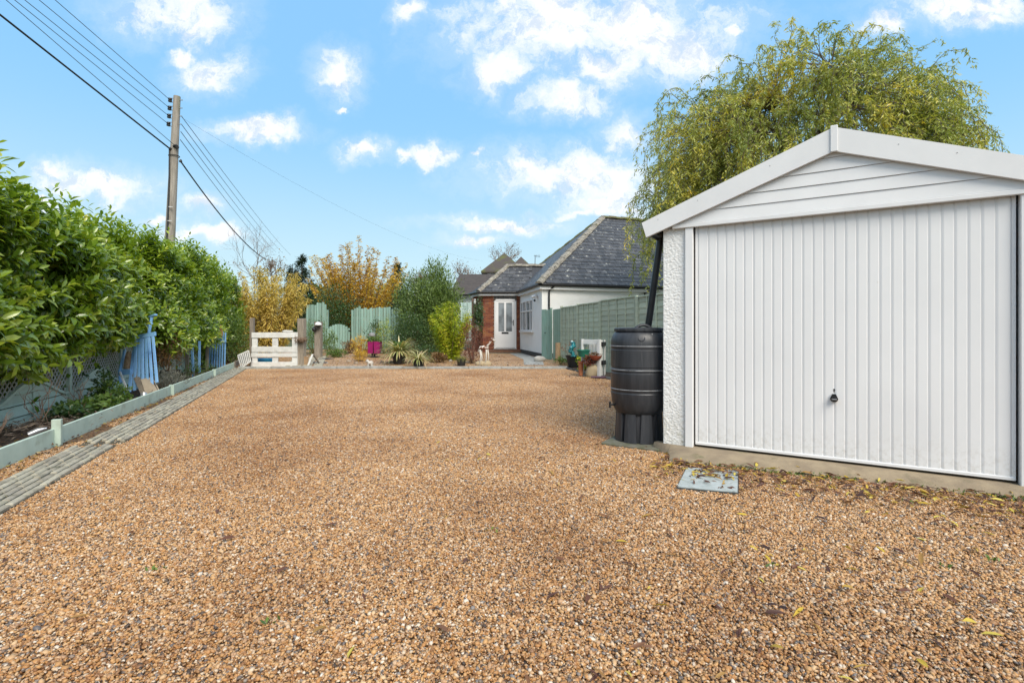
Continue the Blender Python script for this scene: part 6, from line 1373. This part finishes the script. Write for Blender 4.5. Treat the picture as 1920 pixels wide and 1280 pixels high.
q = Vector((PX(1097), YA + .05, PZ(672))); o = thing('hanging_pot', 'dark green hanging trough left of the white pallet', 'pot', Vector((q.x - .03, q.y, q.z + .04))); MB().lathe([(.11, 0), (.15, .14), (.165, .14), (.165, .16), (.14, .16), (.13, .12), (0, .12)], 22).build('body', mat('green_plastic', (.015, .16, .11), rough=.45), o, smooth=True)
bush('brown_plant', 'dark trailing plant between the green trough and terracotta bowl', (PX(1103), YA - .05, PZ(676)), (.15, .12, .11), 600, .045, .5, K_red, 141, 'plant', base=PZ(690), clump=10, stems=3)
p = (PX(1090), YA + .1, .03); pot('terracotta_pot', 'tall narrow terracotta pot at the left foot of the white pallet', p, .062, .34, M_terra, flare=.8)
o = MB().blob((0, 0, 0), (.17, .13, .17), 3, .08, 33).build('boulder', MATS['sandstone'], None, smooth='all'); o.location = (PX(1111), YA + .0, .14); o.rotation_euler = (.1, .35, .2); tag(o, 'leaning tan sandstone rock inside the white pallet', 'stone')
o = MB().prism([(-.17, -.08, 0), (.13, -.11, 0), (.19, .03, 0), (.02, .12, 0), (-.15, .07, 0)], (0, 0, .022)).build('slate_piece', mat('purple_slate', (.14, .07, .11), (.10, .05, .08), 8, .6)); o.location = (PX(1117), YA - .32, .03); tag(o, 'flat purple slate in front of the white pallet', 'slate')
o = MB().box((0, 0, .1), (.10, .10, .20), None, .006).build('painted_block', M_sagepale); o.location = (rf_x(11.1) - .30, 11.1, .02); tag(o, 'pale green painted block right of the white pallet', 'block')
# ---------------------------------------------------------------- fallen leaves and weeds on the drive
Lp = []
MG = rootmat(garage)
for _ in range(1500):
    s = rng.uniform(-.2, 2.9); d = -abs(rng.normal(.36, .26)) - .05 * rng.random(); v = MG @ Vector((s, d, 0)); Lp.append((v.x, v.y, .016 + rng.uniform(0, .014)))
for _ in range(420):
    y = rng.uniform(1.6, 5.2); x = rng.uniform(.2, 1.02 * y + .3) if rng.random() < .75 else rng.uniform(-y, y); Lp.append((x, y, .016 + rng.uniform(0, .012)))
for _ in range(130):
    y = rng.uniform(9.4, 12.5); Lp.append((rf_x(y) - .72 - abs(rng.normal(0, .3)), y, .016))
for _ in range(70):
    a, b_ = rng.random(), .45 + .5 * rng.random(); q0 = Vector((1.166, 3.575, 0)).lerp(Vector((1.538, 3.455, 0)), .25 + .75 * a); q1 = Vector((1.405, 4.07, 0)).lerp(Vector((1.775, 3.977, 0)), .25 + .75 * a); v = q0.lerp(q1, b_); Lp.append((v.x, v.y, .028 + rng.uniform(0, .012)))
Lp = [p for p in Lp if (MG.inverted() @ Vector((p[0], p[1], .07))).y < -.04 or p[1] > 8]
M_fall = leafmat('fallen_leaf', [(0, (.045, .02, .016)), (.35, (.12, .045, .025)), (.58, (.21, .095, .04)), (.74, (.34, .19, .05)), (.86, (.55, .38, .035)), (1, (.60, .50, .10))], .5, .2)
n = len(Lp); a = rng.uniform(0, 6.283, n); D = np.column_stack([np.cos(a), np.sin(a), rng.normal(.05, .22, n)]); N = np.column_stack([rng.normal(0, .4, n), rng.normal(0, .4, n), np.ones(n)]); l = rng.uniform(.035, .085, n)
tag(leaves('fallen_leaves', Lp, D, N, l, l * rng.uniform(.16, .34, n), M_fall, None, 'broad'), 'scattered brown and yellow willow leaves on the gravel before the garage', 'leaves', kind='stuff')
Wp = []
for _ in range(900):
    s = rng.choice([rng.uniform(.25, 1.1), rng.uniform(1.75, 2.6), rng.uniform(.1, 2.7)]); w = .34 - .20 * min(1, (s + .12) / 1.6); v = MG @ Vector((s, -w - abs(rng.normal(0, .045)) + .02, 0)); Wp.append((v.x, v.y, .012))
for (px, py) in ((1450, 1068), (1770, 1068), (1860, 1055), (920, 1000), (1700, 945), (505, 1175), (300, 1070)):
    c = G(px, py)
    for _ in range(7): Wp.append((c.x + rng.normal(0, .018), c.y + rng.normal(0, .018), .012))
n = len(Wp); tag(leaves('weeds', Wp, np.column_stack([rng.normal(0, .8, n), rng.normal(0, .8, n), np.ones(n) * .8]), rng.normal(0, .6, (n, 3)) + np.array([0, 0, .6]), rng.uniform(.012, .035, n), .012, K_mid, None), 'tiny green weeds along the concrete apron and in the gravel', 'weeds', kind='stuff')
